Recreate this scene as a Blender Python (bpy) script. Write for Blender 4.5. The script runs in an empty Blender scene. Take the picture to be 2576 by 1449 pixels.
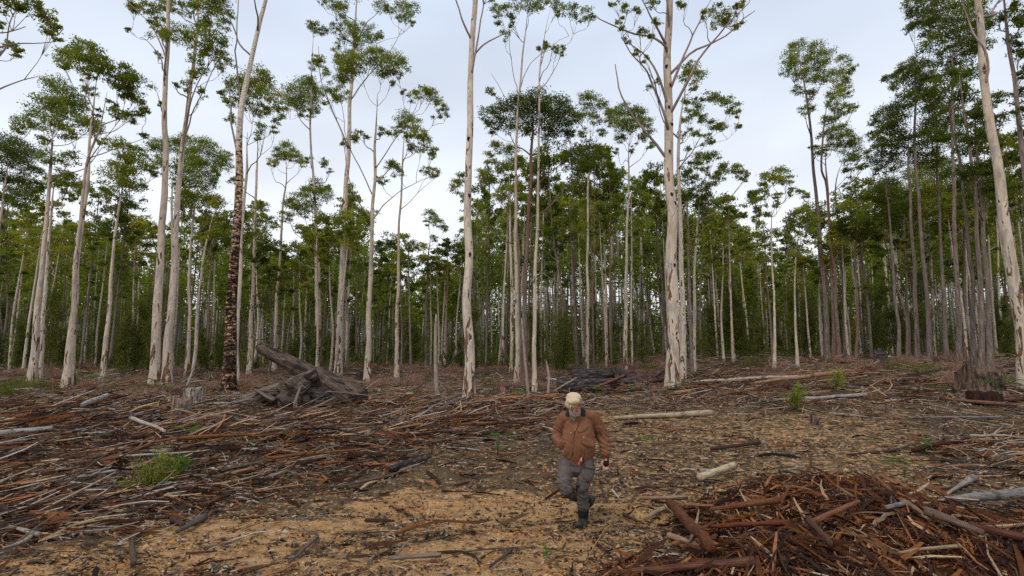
import bpy, bmesh, math, random
import numpy as np
from mathutils import Vector, noise as mnoise
from math import radians as R, pi, sin, cos

random.seed(7)
rng = np.random.default_rng(7)
SC = bpy.context.scene
COL = SC.collection

# ------------------------------------------------------------------ camera
CAM_H = 2.25
PITCH = math.atan(145.5 / 1288.0)
cam_d = bpy.data.cameras.new('camera')
cam = bpy.data.objects.new('camera', cam_d)
COL.objects.link(cam)
cam.location = (0, 0, CAM_H)
cam.rotation_euler = (R(90) + PITCH, 0, 0)
cam_d.sensor_width = 36.0
cam_d.lens = 18.0
cam_d.clip_start = 0.1
cam_d.clip_end = 3000
SC.camera = cam

# ------------------------------------------------------------------ sky, sun, exposure
SUN_EL, SUN_AZ = 60.0, -150.0      # azimuth clockwise from +Y: behind the camera, to its left
world = bpy.data.worlds.new('World')
SC.world = world
world.use_nodes = True
wt = world.node_tree
for n in list(wt.nodes):
    wt.nodes.remove(n)
wo = wt.nodes.new('ShaderNodeOutputWorld')
bg = wt.nodes.new('ShaderNodeBackground')
bg.inputs['Strength'].default_value = 0.1
sky = wt.nodes.new('ShaderNodeTexSky')
sky.sky_type = 'NISHITA'
sky.sun_disc = False
sky.sun_elevation = R(SUN_EL)
sky.sun_rotation = R(SUN_AZ)
tc = wt.nodes.new('ShaderNodeTexCoord')
sep = wt.nodes.new('ShaderNodeSeparateXYZ')
wt.links.new(tc.outputs['Generated'], sep.inputs[0])
ramp = wt.nodes.new('ShaderNodeValToRGB')     # layer of thin high cloud: paler to the horizon
cr = ramp.color_ramp
cr.elements[0].position = 0.0
cr.elements[0].color = (1.0, 0.99, 1.0, 1)
cr.elements[1].position = 0.75
cr.elements[1].color = (0.52, 0.63, 0.81, 1)
e = cr.elements.new(0.28)
e.color = (0.82, 0.86, 0.93, 1)
wt.links.new(sep.outputs['Z'], ramp.inputs[0])
ns = wt.nodes.new('ShaderNodeTexNoise')
ns.inputs['Scale'].default_value = 1.9
ns.inputs['Detail'].default_value = 3
ns.inputs['Roughness'].default_value = 0.45
mp = wt.nodes.new('ShaderNodeMapping')
mp.inputs['Scale'].default_value = (1, 1, 2.4)
wt.links.new(tc.outputs['Generated'], mp.inputs[0])
wt.links.new(mp.outputs[0], ns.inputs['Vector'])
mr = wt.nodes.new('ShaderNodeMapRange')
mr.inputs['From Min'].default_value = 0.3
mr.inputs['From Max'].default_value = 0.7
mr.inputs['To Min'].default_value = 9.3
mr.inputs['To Max'].default_value = 12.8
wt.links.new(ns.outputs['Fac'], mr.inputs['Value'])
vm = wt.nodes.new('ShaderNodeVectorMath')
vm.operation = 'SCALE'
wt.links.new(ramp.outputs[0], vm.inputs[0])
wt.links.new(mr.outputs[0], vm.inputs['Scale'])
mx = wt.nodes.new('ShaderNodeMixRGB')
mx.inputs['Fac'].default_value = 0.88
wt.links.new(sky.outputs[0], mx.inputs[1])
wt.links.new(vm.outputs[0], mx.inputs[2])
wt.links.new(mx.outputs[0], bg.inputs['Color'])
wt.links.new(bg.outputs[0], wo.inputs['Surface'])

sun_d = bpy.data.lights.new('sun', 'SUN')
sun_d.energy = 1.5
sun_d.angle = R(14)
sun_d.color = (1.0, 0.955, 0.89)
sun = bpy.data.objects.new('sun', sun_d)
COL.objects.link(sun)
sun.location = (-20, -30, 60)
sdir = Vector((sin(R(SUN_AZ)) * cos(R(SUN_EL)), cos(R(SUN_AZ)) * cos(R(SUN_EL)), sin(R(SUN_EL))))
sun.rotation_euler = sdir.to_track_quat('Z', 'Y').to_euler()

vs = SC.view_settings
vs.view_transform = 'Standard'
vs.look = 'None'
vs.exposure = 0.1
vs.gamma = 1.0
vs.use_curve_mapping = False
cy = SC.cycles
cy.max_bounces = 5
cy.diffuse_bounces = 3
cy.glossy_bounces = 2
cy.transmission_bounces = 3
cy.transparent_max_bounces = 4
cy.caustics_reflective = False
cy.caustics_refractive = False
cy.use_denoising = False
SC.render.film_transparent = False

# ------------------------------------------------------------------ helpers
SP, CP = sin(PITCH), cos(PITCH)


def ray(u, v):
    a = (u - 1288.0) / 1288.0
    c = -(v - 724.5) / 1288.0
    return np.array([a, CP - c * SP, SP + c * CP])


def P(u, v, Y):
    d = ray(u, v)
    return np.array([0, 0, CAM_H]) + d * (Y / d[1])


def uv_of(x, y, z):
    z = z - CAM_H
    f = y * CP + z * SP
    h = -y * SP + z * CP
    f = np.where(np.abs(f) < 1e-3, 1e-3, f)
    return 1288 + 1288 * x / f, 724.5 - 1288 * h / f


def ss(a, b, x):
    t = np.clip((np.asarray(x, float) - a) / (b - a), 0, 1)
    return t * t * (3 - 2 * t)


def _h(ix, iy, s):
    n = (ix * 374761393 + iy * 668265263 + s * 1442695041) & 0xffffffff
    n = ((n ^ (n >> 13)) * 1274126177) & 0xffffffff
    return ((n ^ (n >> 16)) & 0xffff) / 65535.0


def vnoise(x, y, s=0):
    x = np.asarray(x, float); y = np.asarray(y, float)
    ix = np.floor(x).astype(np.int64); iy = np.floor(y).astype(np.int64)
    fx = x - ix; fy = y - iy
    fx = fx * fx * (3 - 2 * fx); fy = fy * fy * (3 - 2 * fy)
    a = _h(ix, iy, s); b = _h(ix + 1, iy, s); c = _h(ix, iy + 1, s); d = _h(ix + 1, iy + 1, s)
    return (a * (1 - fx) + b * fx) * (1 - fy) + (c * (1 - fx) + d * fx) * fy - 0.5


def fbm(x, y, s=0, o=3):
    t = 0; a = 1
    for i in range(o):
        t = t + a * vnoise(x * 2 ** i, y * 2 ** i, s + i); a *= 0.5
    return t


def mound(x, y):
    """the heap of torn red bark in the right foreground, 0..1"""
    d1 = ((x - 3.95) / 2.05) ** 2 + ((y - 6.5) / 1.65) ** 2
    d2 = ((x - 6.6) / 2.6) ** 2 + ((y - 5.6) / 1.1) ** 2
    d3 = ((x - 2.4) / 1.5) ** 2 + ((y - 4.9) / .7) ** 2
    m = np.maximum(np.maximum(1 - d1, (1 - d2) * .8), (1 - d3) * .6)
    m = m + 0.35 * vnoise(x * 1.3, y * 1.3, 77)
    return np.clip(m, 0, 1)


def HT(x, y):
    x = np.asarray(x, float); y = np.asarray(y, float)
    r = np.hypot(x, y)
    z = 1.2 * ss(4, 22, x) * ss(9, 34, y)
    z = z + 0.30 * vnoise(x / 11, y / 11, 3) * ss(8, 20, r)
    z = z + 0.14 * fbm(x / 2.6, y / 1.5, 5, 3)
    z = z + 0.05 * fbm(x / .55, y / .33, 9, 3) * (1 - ss(25, 60, r))
    # pushed-up edges of the scraped track
    rid = 8.9 + 0.8 * vnoise(x / 3, 0 * x, 21) - 0.05 * (x + 1)
    z = z + 0.16 * np.exp(-((y - rid) / .42) ** 2) * ss(-7, -4, x) * (1 - ss(3.2, 4.2, x)) * (.6 + vnoise(x / .9, y / .9, 31))
    # wheel rut
    rut = 7.2 - 0.06 * x + .3 * vnoise(x / 2.5, 0 * x, 41)
    z = z - 0.06 * np.exp(-((y - rut) / .3) ** 2)
    # berm of debris at the left
    z = z + 0.35 * ss(-2, -6, x) * ss(8, 11, y) * (1 - ss(17, 24, y)) * (.8 + vnoise(x / 3, y / 2, 51))
    z = z - .25 * np.exp(-((x + 8) / 2.5) ** 2 - ((y - 17.5) / 2.5) ** 2)
    z = z + 0.46 * mound(x, y) ** .7
    return z


def ground_at(u, v):
    d = ray(u, v)
    z = 0.0
    for _ in range(12):
        t = (CAM_H - z) / -d[2]
        z = 0.5 * z + 0.5 * float(HT(d[0] * t, d[1] * t))
    return np.array([d[0] * t, d[1] * t, z])


def base_at(u, Y):
    """world point on the ground at depth Y seen at column u"""
    z = 0.0
    for _ in range(6):
        f = Y * CP + (z - CAM_H) * SP
        x = (u - 1288.0) / 1288.0 * f
        z = float(HT(x, Y))
    return np.array([x, Y, z])


class MB:
    def __init__(self):
        self.v = []; self.f = []; self.t = []; self.n = 0

    def add(self, v, faces, tint=0.0):
        v = np.asarray(v, np.float32)
        self.v.append(v)
        for f in faces:
            self.f.append(np.asarray(f, np.int32) + self.n)
        t = np.empty(len(v), np.float32); t[:] = tint
        self.t.append(t)
        self.n += len(v)

    def mesh(self, name, m, smooth=True):
        V = np.concatenate(self.v); T = np.concatenate(self.t)
        me = bpy.data.meshes.new(name)
        me.vertices.add(len(V)); me.vertices.foreach_set('co', V.ravel())
        li = np.concatenate([f.ravel() for f in self.f])
        lt = np.concatenate([np.full(len(f), f.shape[1], np.int32) for f in self.f])
        ls = np.concatenate([[0], np.cumsum(lt)[:-1]]).astype(np.int32)
        me.loops.add(len(li)); me.loops.foreach_set('vertex_index', li)
        me.polygons.add(len(lt)); me.polygons.foreach_set('loop_start', ls); me.polygons.foreach_set('loop_total', lt)
        me.polygons.foreach_set('use_smooth', np.full(len(lt), smooth, bool))
        a = me.attributes.new('tint', 'FLOAT', 'POINT'); a.data.foreach_set('value', T)
        me.update(calc_edges=True)
        me.materials.append(m)
        return me

    def build(self, name, m, parent=None, loc=None, smooth=True):
        o = bpy.data.objects.new(name, self.mesh(name, m, smooth))
        COL.objects.link(o)
        if parent is not None: o.parent = parent
        if loc is not None: o.location = loc
        return o


def norm(a):
    return a / (np.linalg.norm(a, axis=-1, keepdims=True) + 1e-9)


def tube(mb, pts, rad, sides=8, rough=0.0, tint=0.0, cap=True, flare=None, twist=0.0, flat=1.0):
    pts = np.asarray(pts, float); rad = np.asarray(rad, float)
    n = len(pts)
    T = norm(np.gradient(pts, axis=0))
    m = T.mean(0); ref = np.eye(3)[np.argmin(np.abs(m))]
    N1 = norm(ref - T * (T @ ref)[:, None]); N2 = np.cross(T, N1)
    a = np.arange(sides) / sides * 2 * pi
    rr = rad[:, None] * np.ones(sides)
    if rough:
        seed = rng.integers(1000)
        aa = np.cos(a) * 1.5 + 5
        bb = np.sin(a) * 1.5 + 5
        L = np.concatenate([[0], np.cumsum(np.linalg.norm(np.diff(pts, axis=0), axis=1))]) / max(rad.mean(), 1e-3)
        rr = rr * (1 + rough * 2 * (vnoise(aa[None] + L[:, None] * .13, bb[None] + L[:, None] * .11, int(seed))
                                    + .6 * vnoise(aa[None] * 2.2 + L[:, None] * .4, bb[None] * 2.2, int(seed) + 3)))
    V = pts[:, None] + rr[..., None] * (np.cos(a)[None, :, None] * N1[:, None] + flat * np.sin(a)[None, :, None] * N2[:, None])
    V = V.reshape(-1, 3)
    i = np.arange(n - 1)[:, None] * sides; j = np.arange(sides)[None]; k = (j + 1) % sides
    F = np.stack([i + j, i + k, i + sides + k, i + sides + j], -1).reshape(-1, 4)
    faces = [F]
    if cap:
        V = np.concatenate([V, pts[:1] , pts[-1:]])
        c0, c1 = n * sides, n * sides + 1
        j = np.arange(sides); k = (j + 1) % sides
        faces.append(np.stack([k, j, np.full(sides, c0)], 1))
        o = (n - 1) * sides
        faces.append(np.stack([o + j, o + k, np.full(sides, c1)], 1))
    mb.add(V, faces, tint)


def spline(pts, n):
    pts = np.asarray(pts, float)
    if len(pts) == 2:
        t = np.linspace(0, 1, n)[:, None]
        return pts[0] * (1 - t) + pts[1] * t
    L = np.concatenate([[0], np.cumsum(np.linalg.norm(np.diff(pts, axis=0), axis=1))])
    t = np.linspace(0, L[-1], n)
    p = np.concatenate([[2 * pts[0] - pts[1]], pts, [2 * pts[-1] - pts[-2]]])
    out = []
    for x in t:
        i = min(np.searchsorted(L, x, side='right') - 1, len(pts) - 2)
        s = (x - L[i]) / (L[i + 1] - L[i])
        a, b, c, d = p[i], p[i + 1], p[i + 2], p[i + 3]
        out.append(.5 * ((2 * b) + (-a + c) * s + (2 * a - 5 * b + 4 * c - d) * s * s + (-a + 3 * b - 3 * c + d) * s ** 3))
    return np.array(out)


def leaves(mb, C, L, W, droop=0.6, tint=None, bend=0.25):
    """leaf blades (two triangles folded on the midrib) at centres C, length L, width W"""
    n = len(C)
    d = norm(rng.normal(size=(n, 3)) + np.array([0, 0, -droop * 1.6]))
    s = norm(np.cross(d, rng.normal(size=(n, 3))))
    up = np.cross(s, d)
    L = np.broadcast_to(np.asarray(L, float), (n,))[:, None] * rng.uniform(.7, 1.3, (n, 1))
    W = np.broadcast_to(np.asarray(W, float), (n,))[:, None] * rng.uniform(.7, 1.3, (n, 1))
    a = C - d * L * .5
    b = C + s * W * .5 + up * W * bend
    c = C + d * L * .5
    e_ = C - s * W * .5 + up * W * bend
    V = np.stack([a, b, c, e_], 1).reshape(-1, 3)
    i = np.arange(n)[:, None] * 4
    F = np.concatenate([i + np.array([[0, 1, 2]]), i + np.array([[0, 2, 3]])])
    t = rng.uniform(0, 1, n) if tint is None else np.broadcast_to(tint, (n,))
    mb.add(V, [F], np.repeat(t, 4))


def tag(o, label=None, cat=None, group=None, kind=None):
    if label: o['label'] = label
    if cat: o['category'] = cat
    if group: o['group'] = group
    if kind: o['kind'] = kind
    return o


def empty(name, loc, label, cat, group=None):
    o = bpy.data.objects.new(name, None)
    COL.objects.link(o); o.location = loc; o.empty_display_size = .3
    return tag(o, label, cat, group)


# ------------------------------------------------------------------ materials
class NT:
    def __init__(self, name, rough=0.8, spec=0.2):
        self.m = bpy.data.materials.new(name); self.m.use_nodes = True
        self.t = self.m.node_tree
        self.b = self.t.nodes['Principled BSDF']
        self.b.inputs['Roughness'].default_value = rough
        self.b.inputs['Specular IOR Level'].default_value = spec
        self.out = self.t.nodes['Material Output']

    def n(self, typ, **kw):
        x = self.t.nodes.new(typ)
        for k, v in kw.items():
            if k in x.inputs: x.inputs[k].default_value = v
            else: setattr(x, k, v)
        return x

    def l(self, a, b): self.t.links.new(a, b)

    def coord(self, which='Object', scale=(1, 1, 1)):
        if which == 'World':
            g = self.n('ShaderNodeNewGeometry').outputs['Position']
        else:
            g = self.n('ShaderNodeTexCoord').outputs[which]
        m = self.n('ShaderNodeMapping'); m.inputs['Scale'].default_value = scale
        self.l(g, m.inputs[0]); return m.outputs[0]

    def noise(self, vec, scale, detail=4, rough=.6, dist=0.0):
        x = self.n('ShaderNodeTexNoise', Scale=scale, Detail=detail, Roughness=rough, Distortion=dist)
        if vec: self.l(vec, x.inputs['Vector'])
        return x.outputs['Fac']

    def vor(self, vec, scale, feature='F1', rand=1.0):
        x = self.n('ShaderNodeTexVoronoi', feature=feature); x.inputs['Scale'].default_value = scale
        x.inputs['Randomness'].default_value = rand
        if vec: self.l(vec, x.inputs['Vector'])
        return x

    def ramp(self, fac, stops, interp='LINEAR'):
        x = self.n('ShaderNodeValToRGB'); c = x.color_ramp; c.interpolation = interp
        while len(c.elements) > 1: c.elements.remove(c.elements[-1])
        c.elements[0].position = stops[0][0]; c.elements[0].color = (*stops[0][1], 1)
        for p_, col in stops[1:]:
            e_ = c.elements.new(p_); e_.color = (*col, 1)
        self.l(fac, x.inputs[0]); return x.outputs[0]

    def mapr(self, v, a, b, c=0.0, d=1.0):
        x = self.n('ShaderNodeMapRange'); x.inputs['From Min'].default_value = a; x.inputs['From Max'].default_value = b
        x.inputs['To Min'].default_value = c; x.inputs['To Max'].default_value = d
        self.l(v, x.inputs['Value']); return x.outputs[0]

    def math(self, op, a, b=None):
        x = self.n('ShaderNodeMath', operation=op)
        for i, q in enumerate((a, b)):
            if q is None: continue
            if isinstance(q, (int, float)): x.inputs[i].default_value = q
            else: self.l(q, x.inputs[i])
        return x.outputs[0]

    def mix(self, f, a, b, mode='MIX'):
        x = self.n('ShaderNodeMixRGB', blend_type=mode)
        for i, q in enumerate((f, a, b)):
            if isinstance(q, (int, float)): x.inputs[i].default_value = q
            elif isinstance(q, tuple): x.inputs[i].default_value = (*q, 1)
            else: self.l(q, x.inputs[i])
        return x.outputs[0]

    def bump(self, h, strength=.5, dist=.02):
        x = self.n('ShaderNodeBump', Strength=strength, Distance=dist)
        self.l(h, x.inputs['Height']); self.l(x.outputs[0], self.b.inputs['Normal'])

    def color(self, c): self.l(c, self.b.inputs['Base Color'])

    def attr(self, name='tint'):
        return self.n('ShaderNodeAttribute', attribute_name=name).outputs['Fac']

    def rand(self): return self.n('ShaderNodeObjectInfo').outputs['Random']

    def ocol(self): return self.n('ShaderNodeObjectInfo').outputs['Color']


def zsep(t, vec):
    s = t.n('ShaderNodeSeparateXYZ'); t.l(vec, s.inputs[0]); return s.outputs['Z']


def bark_pale(name='pale_gum_bark', lo=0.0, warm=0.0):
    t = NT(name, .75, .25)
    c = t.coord('Object')
    off = t.n('ShaderNodeVectorMath', operation='ADD')
    t.l(c, off.inputs[0]); t.l(t.math('MULTIPLY', t.rand(), 50.0), off.inputs[1])
    st = t.n('ShaderNodeMapping'); st.inputs['Scale'].default_value = (1, 1, .22); t.l(off.outputs[0], st.inputs[0])
    n1 = t.noise(st.outputs[0], 4.0, 5, .65, .6)
    base = t.ramp(n1, [(.30, (.36, .28, .21)), (.40, (.50, .40, .31)), (.49, (.64, .515, .385)), (.60, (.74, .62, .475)), (.70, (.45, .39, .34))])
    n2 = t.noise(st.outputs[0], 6.0, 2, .5, 1.2)
    base = t.mix(t.mapr(n2, .57, .61), base, (.42, .385, .36))
    # thin weather streaks
    st2 = t.n('ShaderNodeMapping'); st2.inputs['Scale'].default_value = (1, 1, .06); t.l(off.outputs[0], st2.inputs[0])
    n3 = t.noise(st2.outputs[0], 14.0, 2, .5)
    base = t.mix(t.mapr(n3, .56, .76, 0, .35), base, (.34, .26, .2))
    # retained old bark, mostly on the butt
    z = zsep(t, c)
    n4 = t.noise(st.outputs[0], 4.0, 3, .6, .8)
    low = t.mapr(z, 0.0, 6.0, .085 + lo, -.02)
    peel = t.mapr(t.math('ADD', n4, low), .605, .625)
    n5 = t.noise(st.outputs[0], 14.0, 4, .7)
    pc = t.ramp(n5, [(.35, (.05, .028, .018)), (.5, (.16, .08, .04)), (.62, (.34, .17, .07)), (.7, (.2, .13, .09))])
    base = t.mix(peel, base, pc)
    # knots
    kv = t.vor(t.coord('Object', (1, 1, .55)), 1.7)
    base = t.mix(t.mapr(kv.outputs['Distance'], .05, .09, 1, 0), base, (.06, .03, .02))
    base = t.mix(1.0, base, t.ramp(t.rand(), [(0, (.80, .78, .74)), (.5, (1, 1, 1)), (1, (.92, .86, .80))]), 'MULTIPLY')
    t.color(base)
    h = t.math('ADD', t.math('MULTIPLY', n4, .6), t.math('MULTIPLY', peel, .8))
    t.bump(h, .8, .03)
    return t.m


def bark_brown(name='brown_fibrous_bark', red=0.0):
    t = NT(name, .9, .1)
    smooth_ = name.startswith('smooth')
    c = t.coord('Object', (1, 1, .12))
    n1 = t.noise(c, 14, 5, .7, .4)
    n2 = t.noise(c, 2.5, 3, .6)
    col = t.ramp(n1, [(.3, (.07, .055, .047)), (.48, (.19, .155, .13)), (.62, (.29, .245, .21)), (.75, (.38, .33, .285))])
    if smooth_: col = t.ramp(n2, [(.3, (.20, .16, .135)), (.5, (.34, .28, .24)), (.68, (.46, .39, .33))])
    col = t.mix(t.mapr(n2, .56 - red, .68 - red, 0, .6), col, (.22, .10, .06))
    col = t.mix(1.0, col, t.ramp(t.rand(), [(0, (.75, .72, .7)), (1, (1.2, 1.1, 1.05))]), 'MULTIPLY')
    t.color(col); t.bump(n1, 1.0, .04)
    return t.m


def bark_tess():
    t = NT('flaking_black_bark', .9, .1)
    c = t.coord('Object')
    cc = t.coord('Object', (1, 1, 1.9))
    dn = t.n('ShaderNodeTexNoise', Scale=6.0, Detail=2); t.l(c, dn.inputs['Vector'])
    ad = t.n('ShaderNodeVectorMath', operation='ADD'); sc_ = t.n('ShaderNodeVectorMath', operation='SCALE')
    t.l(dn.outputs['Color'], sc_.inputs[0]); sc_.inputs['Scale'].default_value = .35
    t.l(cc, ad.inputs[0]); t.l(sc_.outputs[0], ad.inputs[1])
    v = t.vor(ad.outputs[0], 4.0, 'DISTANCE_TO_EDGE')
    n1 = t.noise(ad.outputs[0], 3.2, 3, .65)
    z = zsep(t, c)
    zz = t.mapr(z, 6.0, 10.5, 0.0, 1.0)
    plate = t.ramp(n1, [(.36, (.02, .014, .011)), (.47, (.06, .035, .022)), (.54, (.26, .12, .06)), (.62, (.58, .40, .24))])
    plate2 = t.ramp(n1, [(.34, (.03, .018, .012)), (.43, (.16, .07, .035)), (.48, (.62, .42, .26)), (.7, (.75, .6, .46))])
    col = t.mix(zz, plate, plate2)
    crack = t.math('MULTIPLY', t.mapr(v.outputs['Distance'], .05, .13, 1, 0), t.mapr(z, 9.0, 14.0, 1.0, 0.25))
    col = t.mix(crack, col, (.014, .010, .008))
    sm = t.noise(t.coord('Object', (1, 1, .2)), 5, 4)
    smooth = t.ramp(sm, [(.35, (.46, .40, .35)), (.5, (.68, .59, .50)), (.65, (.76, .68, .58))])
    zn = t.math('ADD', z, t.math('MULTIPLY', n1, 6.0))
    col = t.mix(t.mapr(zn, 15.5, 16.5), col, smooth)
    t.color(col)
    t.bump(t.math('ADD', t.math('MULTIPLY', v.outputs['Distance'], 1.5), n1), 1.0, .05)
    return t.m


def leaf_mat(name, stops, trans=.42):
    t = NT(name, .6, .12)
    f = t.math('FRACT', t.math('ADD', t.math('MULTIPLY', t.attr(), .72), t.math('MULTIPLY', t.rand(), .27)))
    c = t.ramp(f, stops)
    t.color(c)
    tr = t.n('ShaderNodeBsdfTranslucent'); t.l(t.mix(1.0, c, (1.3, 1.35, .7), 'MULTIPLY'), tr.inputs['Color'])
    ms = t.n('ShaderNodeMixShader'); ms.inputs[0].default_value = trans
    t.l(t.b.outputs[0], ms.inputs[1]); t.l(tr.outputs[0], ms.inputs[2]); t.l(ms.outputs[0], t.out.inputs['Surface'])
    return t.m


PAL = [(0, (.38, .34, .29)), (.07, (.30, .22, .15)), (.20, (.42, .28, .16)), (.33, (.31, .125, .05)), (.48, (.115, .05, .028)),
       (.62, (.075, .052, .04)), (.76, (.13, .09, .065)), (.86, (.05, .038, .03)), (.96, (.42, .37, .31))]
PAL_RED = [(0, (.095, .034, .012)), (.22, (.20, .07, .02)), (.42, (.035, .017, .012)), (.60, (.27, .115, .05)), (.74, (.07, .028, .017)), (.93, (.40, .26, .15))]


def wood_stuff(name, pal, streak=True):
    t = NT(name, .85, .15)
    c = t.ramp(t.attr(), pal, 'CONSTANT')
    n1 = t.noise(t.coord('World', (9, 30, 30)), 1.5, 3, .7)
    c = t.mix(1.0, c, t.ramp(n1, [(.3, (.5, .47, .45)), (.6, (1.1, 1.08, 1.05)), (.8, (1.4, 1.38, 1.35))]), 'MULTIPLY')
    t.color(c); t.bump(n1, .5, .01)
    return t.m


def wood_obj(name, long_axis=(1.2, 14, 14), rough=.85):
    """colour comes from each object's own colour"""
    t = NT(name, rough, .15)
    n1 = t.noise(t.coord('Object', long_axis), 3.0, 5, .7, .3)
    n2 = t.noise(t.coord('Object'), 2.3, 3, .6)
    c = t.mix(1.0, t.ocol(), t.ramp(n1, [(.28, (.32, .28, .26)), (.45, (.75, .72, .7)), (.6, (1.1, 1.08, 1.05)), (.8, (1.5, 1.42, 1.35))]), 'MULTIPLY')
    c = t.mix(t.mapr(n2, .55, .7, 0, .65), c, (.055, .035, .025))
    t.color(c); t.bump(n1, 1.0, .03)
    return t.m


def charred():
    t = NT('charred_wood', .7, .3)
    v = t.vor(t.coord('Object', (1.2, 5, 5)), 3.0, 'DISTANCE_TO_EDGE')
    n1 = t.noise(t.coord('Object', (1, 6, 6)), 2.5, 5, .7)
    c = t.ramp(n1, [(.35, (.012, .011, .011)), (.5, (.03, .026, .024)), (.57, (.11, .07, .055)), (.68, (.24, .16, .125))])
    c = t.mix(t.mapr(v.outputs['Distance'], .0, .06, .8, 0), c, (.006, .006, .006))
    t.color(c); t.bump(t.math('ADD', v.outputs['Distance'], n1), 1.0, .05)
    return t.m


M = {}
M['pale'] = bark_pale()
M['pale_clean'] = bark_pale('smooth_gum_bark', -.07)
M['brown'] = bark_brown()
M['bough'] = bark_brown('smooth_bough_bark')
M['redbrown'] = bark_brown('red_brown_bark', .14)
M['tess'] = bark_tess()
M['leaf'] = leaf_mat('gum_leaf', [(0, (.10, .125, .018)), (.3, (.16, .19, .024)), (.6, (.23, .26, .03)), (.82, (.35, .34, .04)), (1, (.48, .38, .05))])
M['leaf_dark'] = leaf_mat('dark_gum_leaf', [(0, (.062, .082, .014)), (.4, (.10, .13, .018)), (.75, (.155, .18, .023)), (1, (.24, .23, .03))])
M['leaf_yellow'] = leaf_mat('young_gum_leaf', [(0, (.12, .15, .018)), (.4, (.20, .225, .024)), (.7, (.33, .31, .034)), (1, (.46, .33, .045))])
M['needle'] = leaf_mat('sheoak_needle', [(0, (.07, .085, .016)), (.5, (.12, .14, .022)), (.85, (.19, .19, .03)), (1, (.25, .20, .04))], .3)
M['fern'] = leaf_mat('fern_green', [(0, (0.038, 0.104, 0.013)), (.5, (0.072, 0.176, 0.020)), (1, (0.136, 0.240, 0.036))], .4)
M['deadleaf'] = leaf_mat('dead_brush', [(0, (0.230, 0.120, 0.084)), (.5, (0.333, 0.190, 0.142)), (.85, (0.414, 0.250, 0.190)), (1, (0.276, 0.180, 0.114))], .2)
M['wood_stuff'] = wood_stuff('litter_wood', PAL)
M['red_stuff'] = wood_stuff('torn_red_bark', PAL_RED)
M['wood'] = wood_obj('fallen_wood')
M['slab'] = wood_obj('bark_slab_face', (1.5, 30, 30))
M['upwood'] = wood_obj('upright_wood', (12, 12, 1.0))
M['char'] = charred()


def old_log():
    t = NT('weathered_log_wood', .9, .1)
    n1 = t.noise(t.coord('Object', (.8, 9, 9)), 2.2, 6, .75, .6); n2 = t.noise(t.coord('Object', (.6, 1.6, 1.6)), 2.0, 4, .65)
    c = t.mix(1.0, t.ocol(), t.ramp(n1, [(.30, (.10, .09, .08)), (.42, (.45, .42, .4)), (.52, (1.0, .97, .95)), (.66, (1.7, 1.6, 1.5))]), 'MULTIPLY')
    c = t.mix(t.mapr(n2, .50, .60, 0, .92), c, (.022, .017, .015))
    t.color(c); t.bump(n1, 1.0, .08)
    return t.m


M['oldlog'] = old_log()


def stump_wood():
    t = NT('weathered_stump_wood', .9, .1)
    n1 = t.noise(t.coord('Object', (7, 7, .8)), 1.6, 5, .7, .5); n2 = t.noise(t.coord('Object', (2.5, 2.5, 1.2)), 1.6, 4, .65)
    c = t.mix(1.0, t.ocol(), t.ramp(n1, [(.32, (.12, .10, .09)), (.43, (.5, .47, .44)), (.53, (1.1, 1.05, 1.0)), (.66, (1.8, 1.7, 1.6))]), 'MULTIPLY')
    c = t.mix(t.mapr(n2, .52, .62, 0, .85), c, (.03, .02, .016))
    t.color(c); t.bump(n1, 1.0, .08)
    return t.m


M['stumpwood'] = stump_wood()


def ground_material():
    t = NT('clearing_soil', .95, .08)
    w = t.coord('World')
    sand = t.attr('sand'); red = t.attr('red')
    n1 = t.noise(w, .9, 5, .65); n2 = t.noise(w, 7.0, 6, .72); n3 = t.noise(w, 45.0, 4, .7)
    st = t.coord('World', (1, 2.2, 1)); n4 = t.noise(st, 3.0, 6, .7, .5)
    soil = t.ramp(n2, [(.3, (.024, .017, .012)), (.5, (.070, .048, .031)), (.62, (.125, .085, .053)), (.75, (.19, .13, .08))])
    grit = t.ramp(n3, [(.35, (.05, .036, .024)), (.5, (.14, .095, .05)), (.62, (.30, .19, .08)), (.72, (.42, .31, .18))])
    sandc = t.ramp(n4, [(.28, (.14, .075, .034)), (.42, (.34, .18, .075)), (.55, (.50, .285, .125)), (.75, (.60, .375, .19))])
    sandc = t.mix(t.mapr(n3, .5, .64, 0, .6), sandc, (.13, .085, .045))
    dirt = t.mix(t.mapr(n1, .4, .6, .25, .7), soil, grit)
    edge = t.math('ADD', sand, t.math('MULTIPLY', t.math('SUBTRACT', n2, .5), 1.9))
    edge = t.math('ADD', edge, t.math('MULTIPLY', t.math('SUBTRACT', n4, .5), 1.4))
    col = t.mix(t.mapr(edge, .42, .62), dirt, sandc)
    redc = t.ramp(n3, [(.35, (.03, .012, .007)), (.5, (.10, .035, .014)), (.65, (.26, .095, .035))])
    redg = t.math('ADD', red, t.math('MULTIPLY', t.math('SUBTRACT', n2, .5), 1.2))
    col = t.mix(t.mapr(redg, .3, .6), col, redc)
    t.color(col)
    hv = t.vor(w, 38.0)
    t.bump(t.math('ADD', t.math('ADD', n2, n3), t.math('MULTIPLY', hv.outputs['Distance'], -.5)), .8, .035)
    return t.m


M['ground'] = ground_material()


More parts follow.
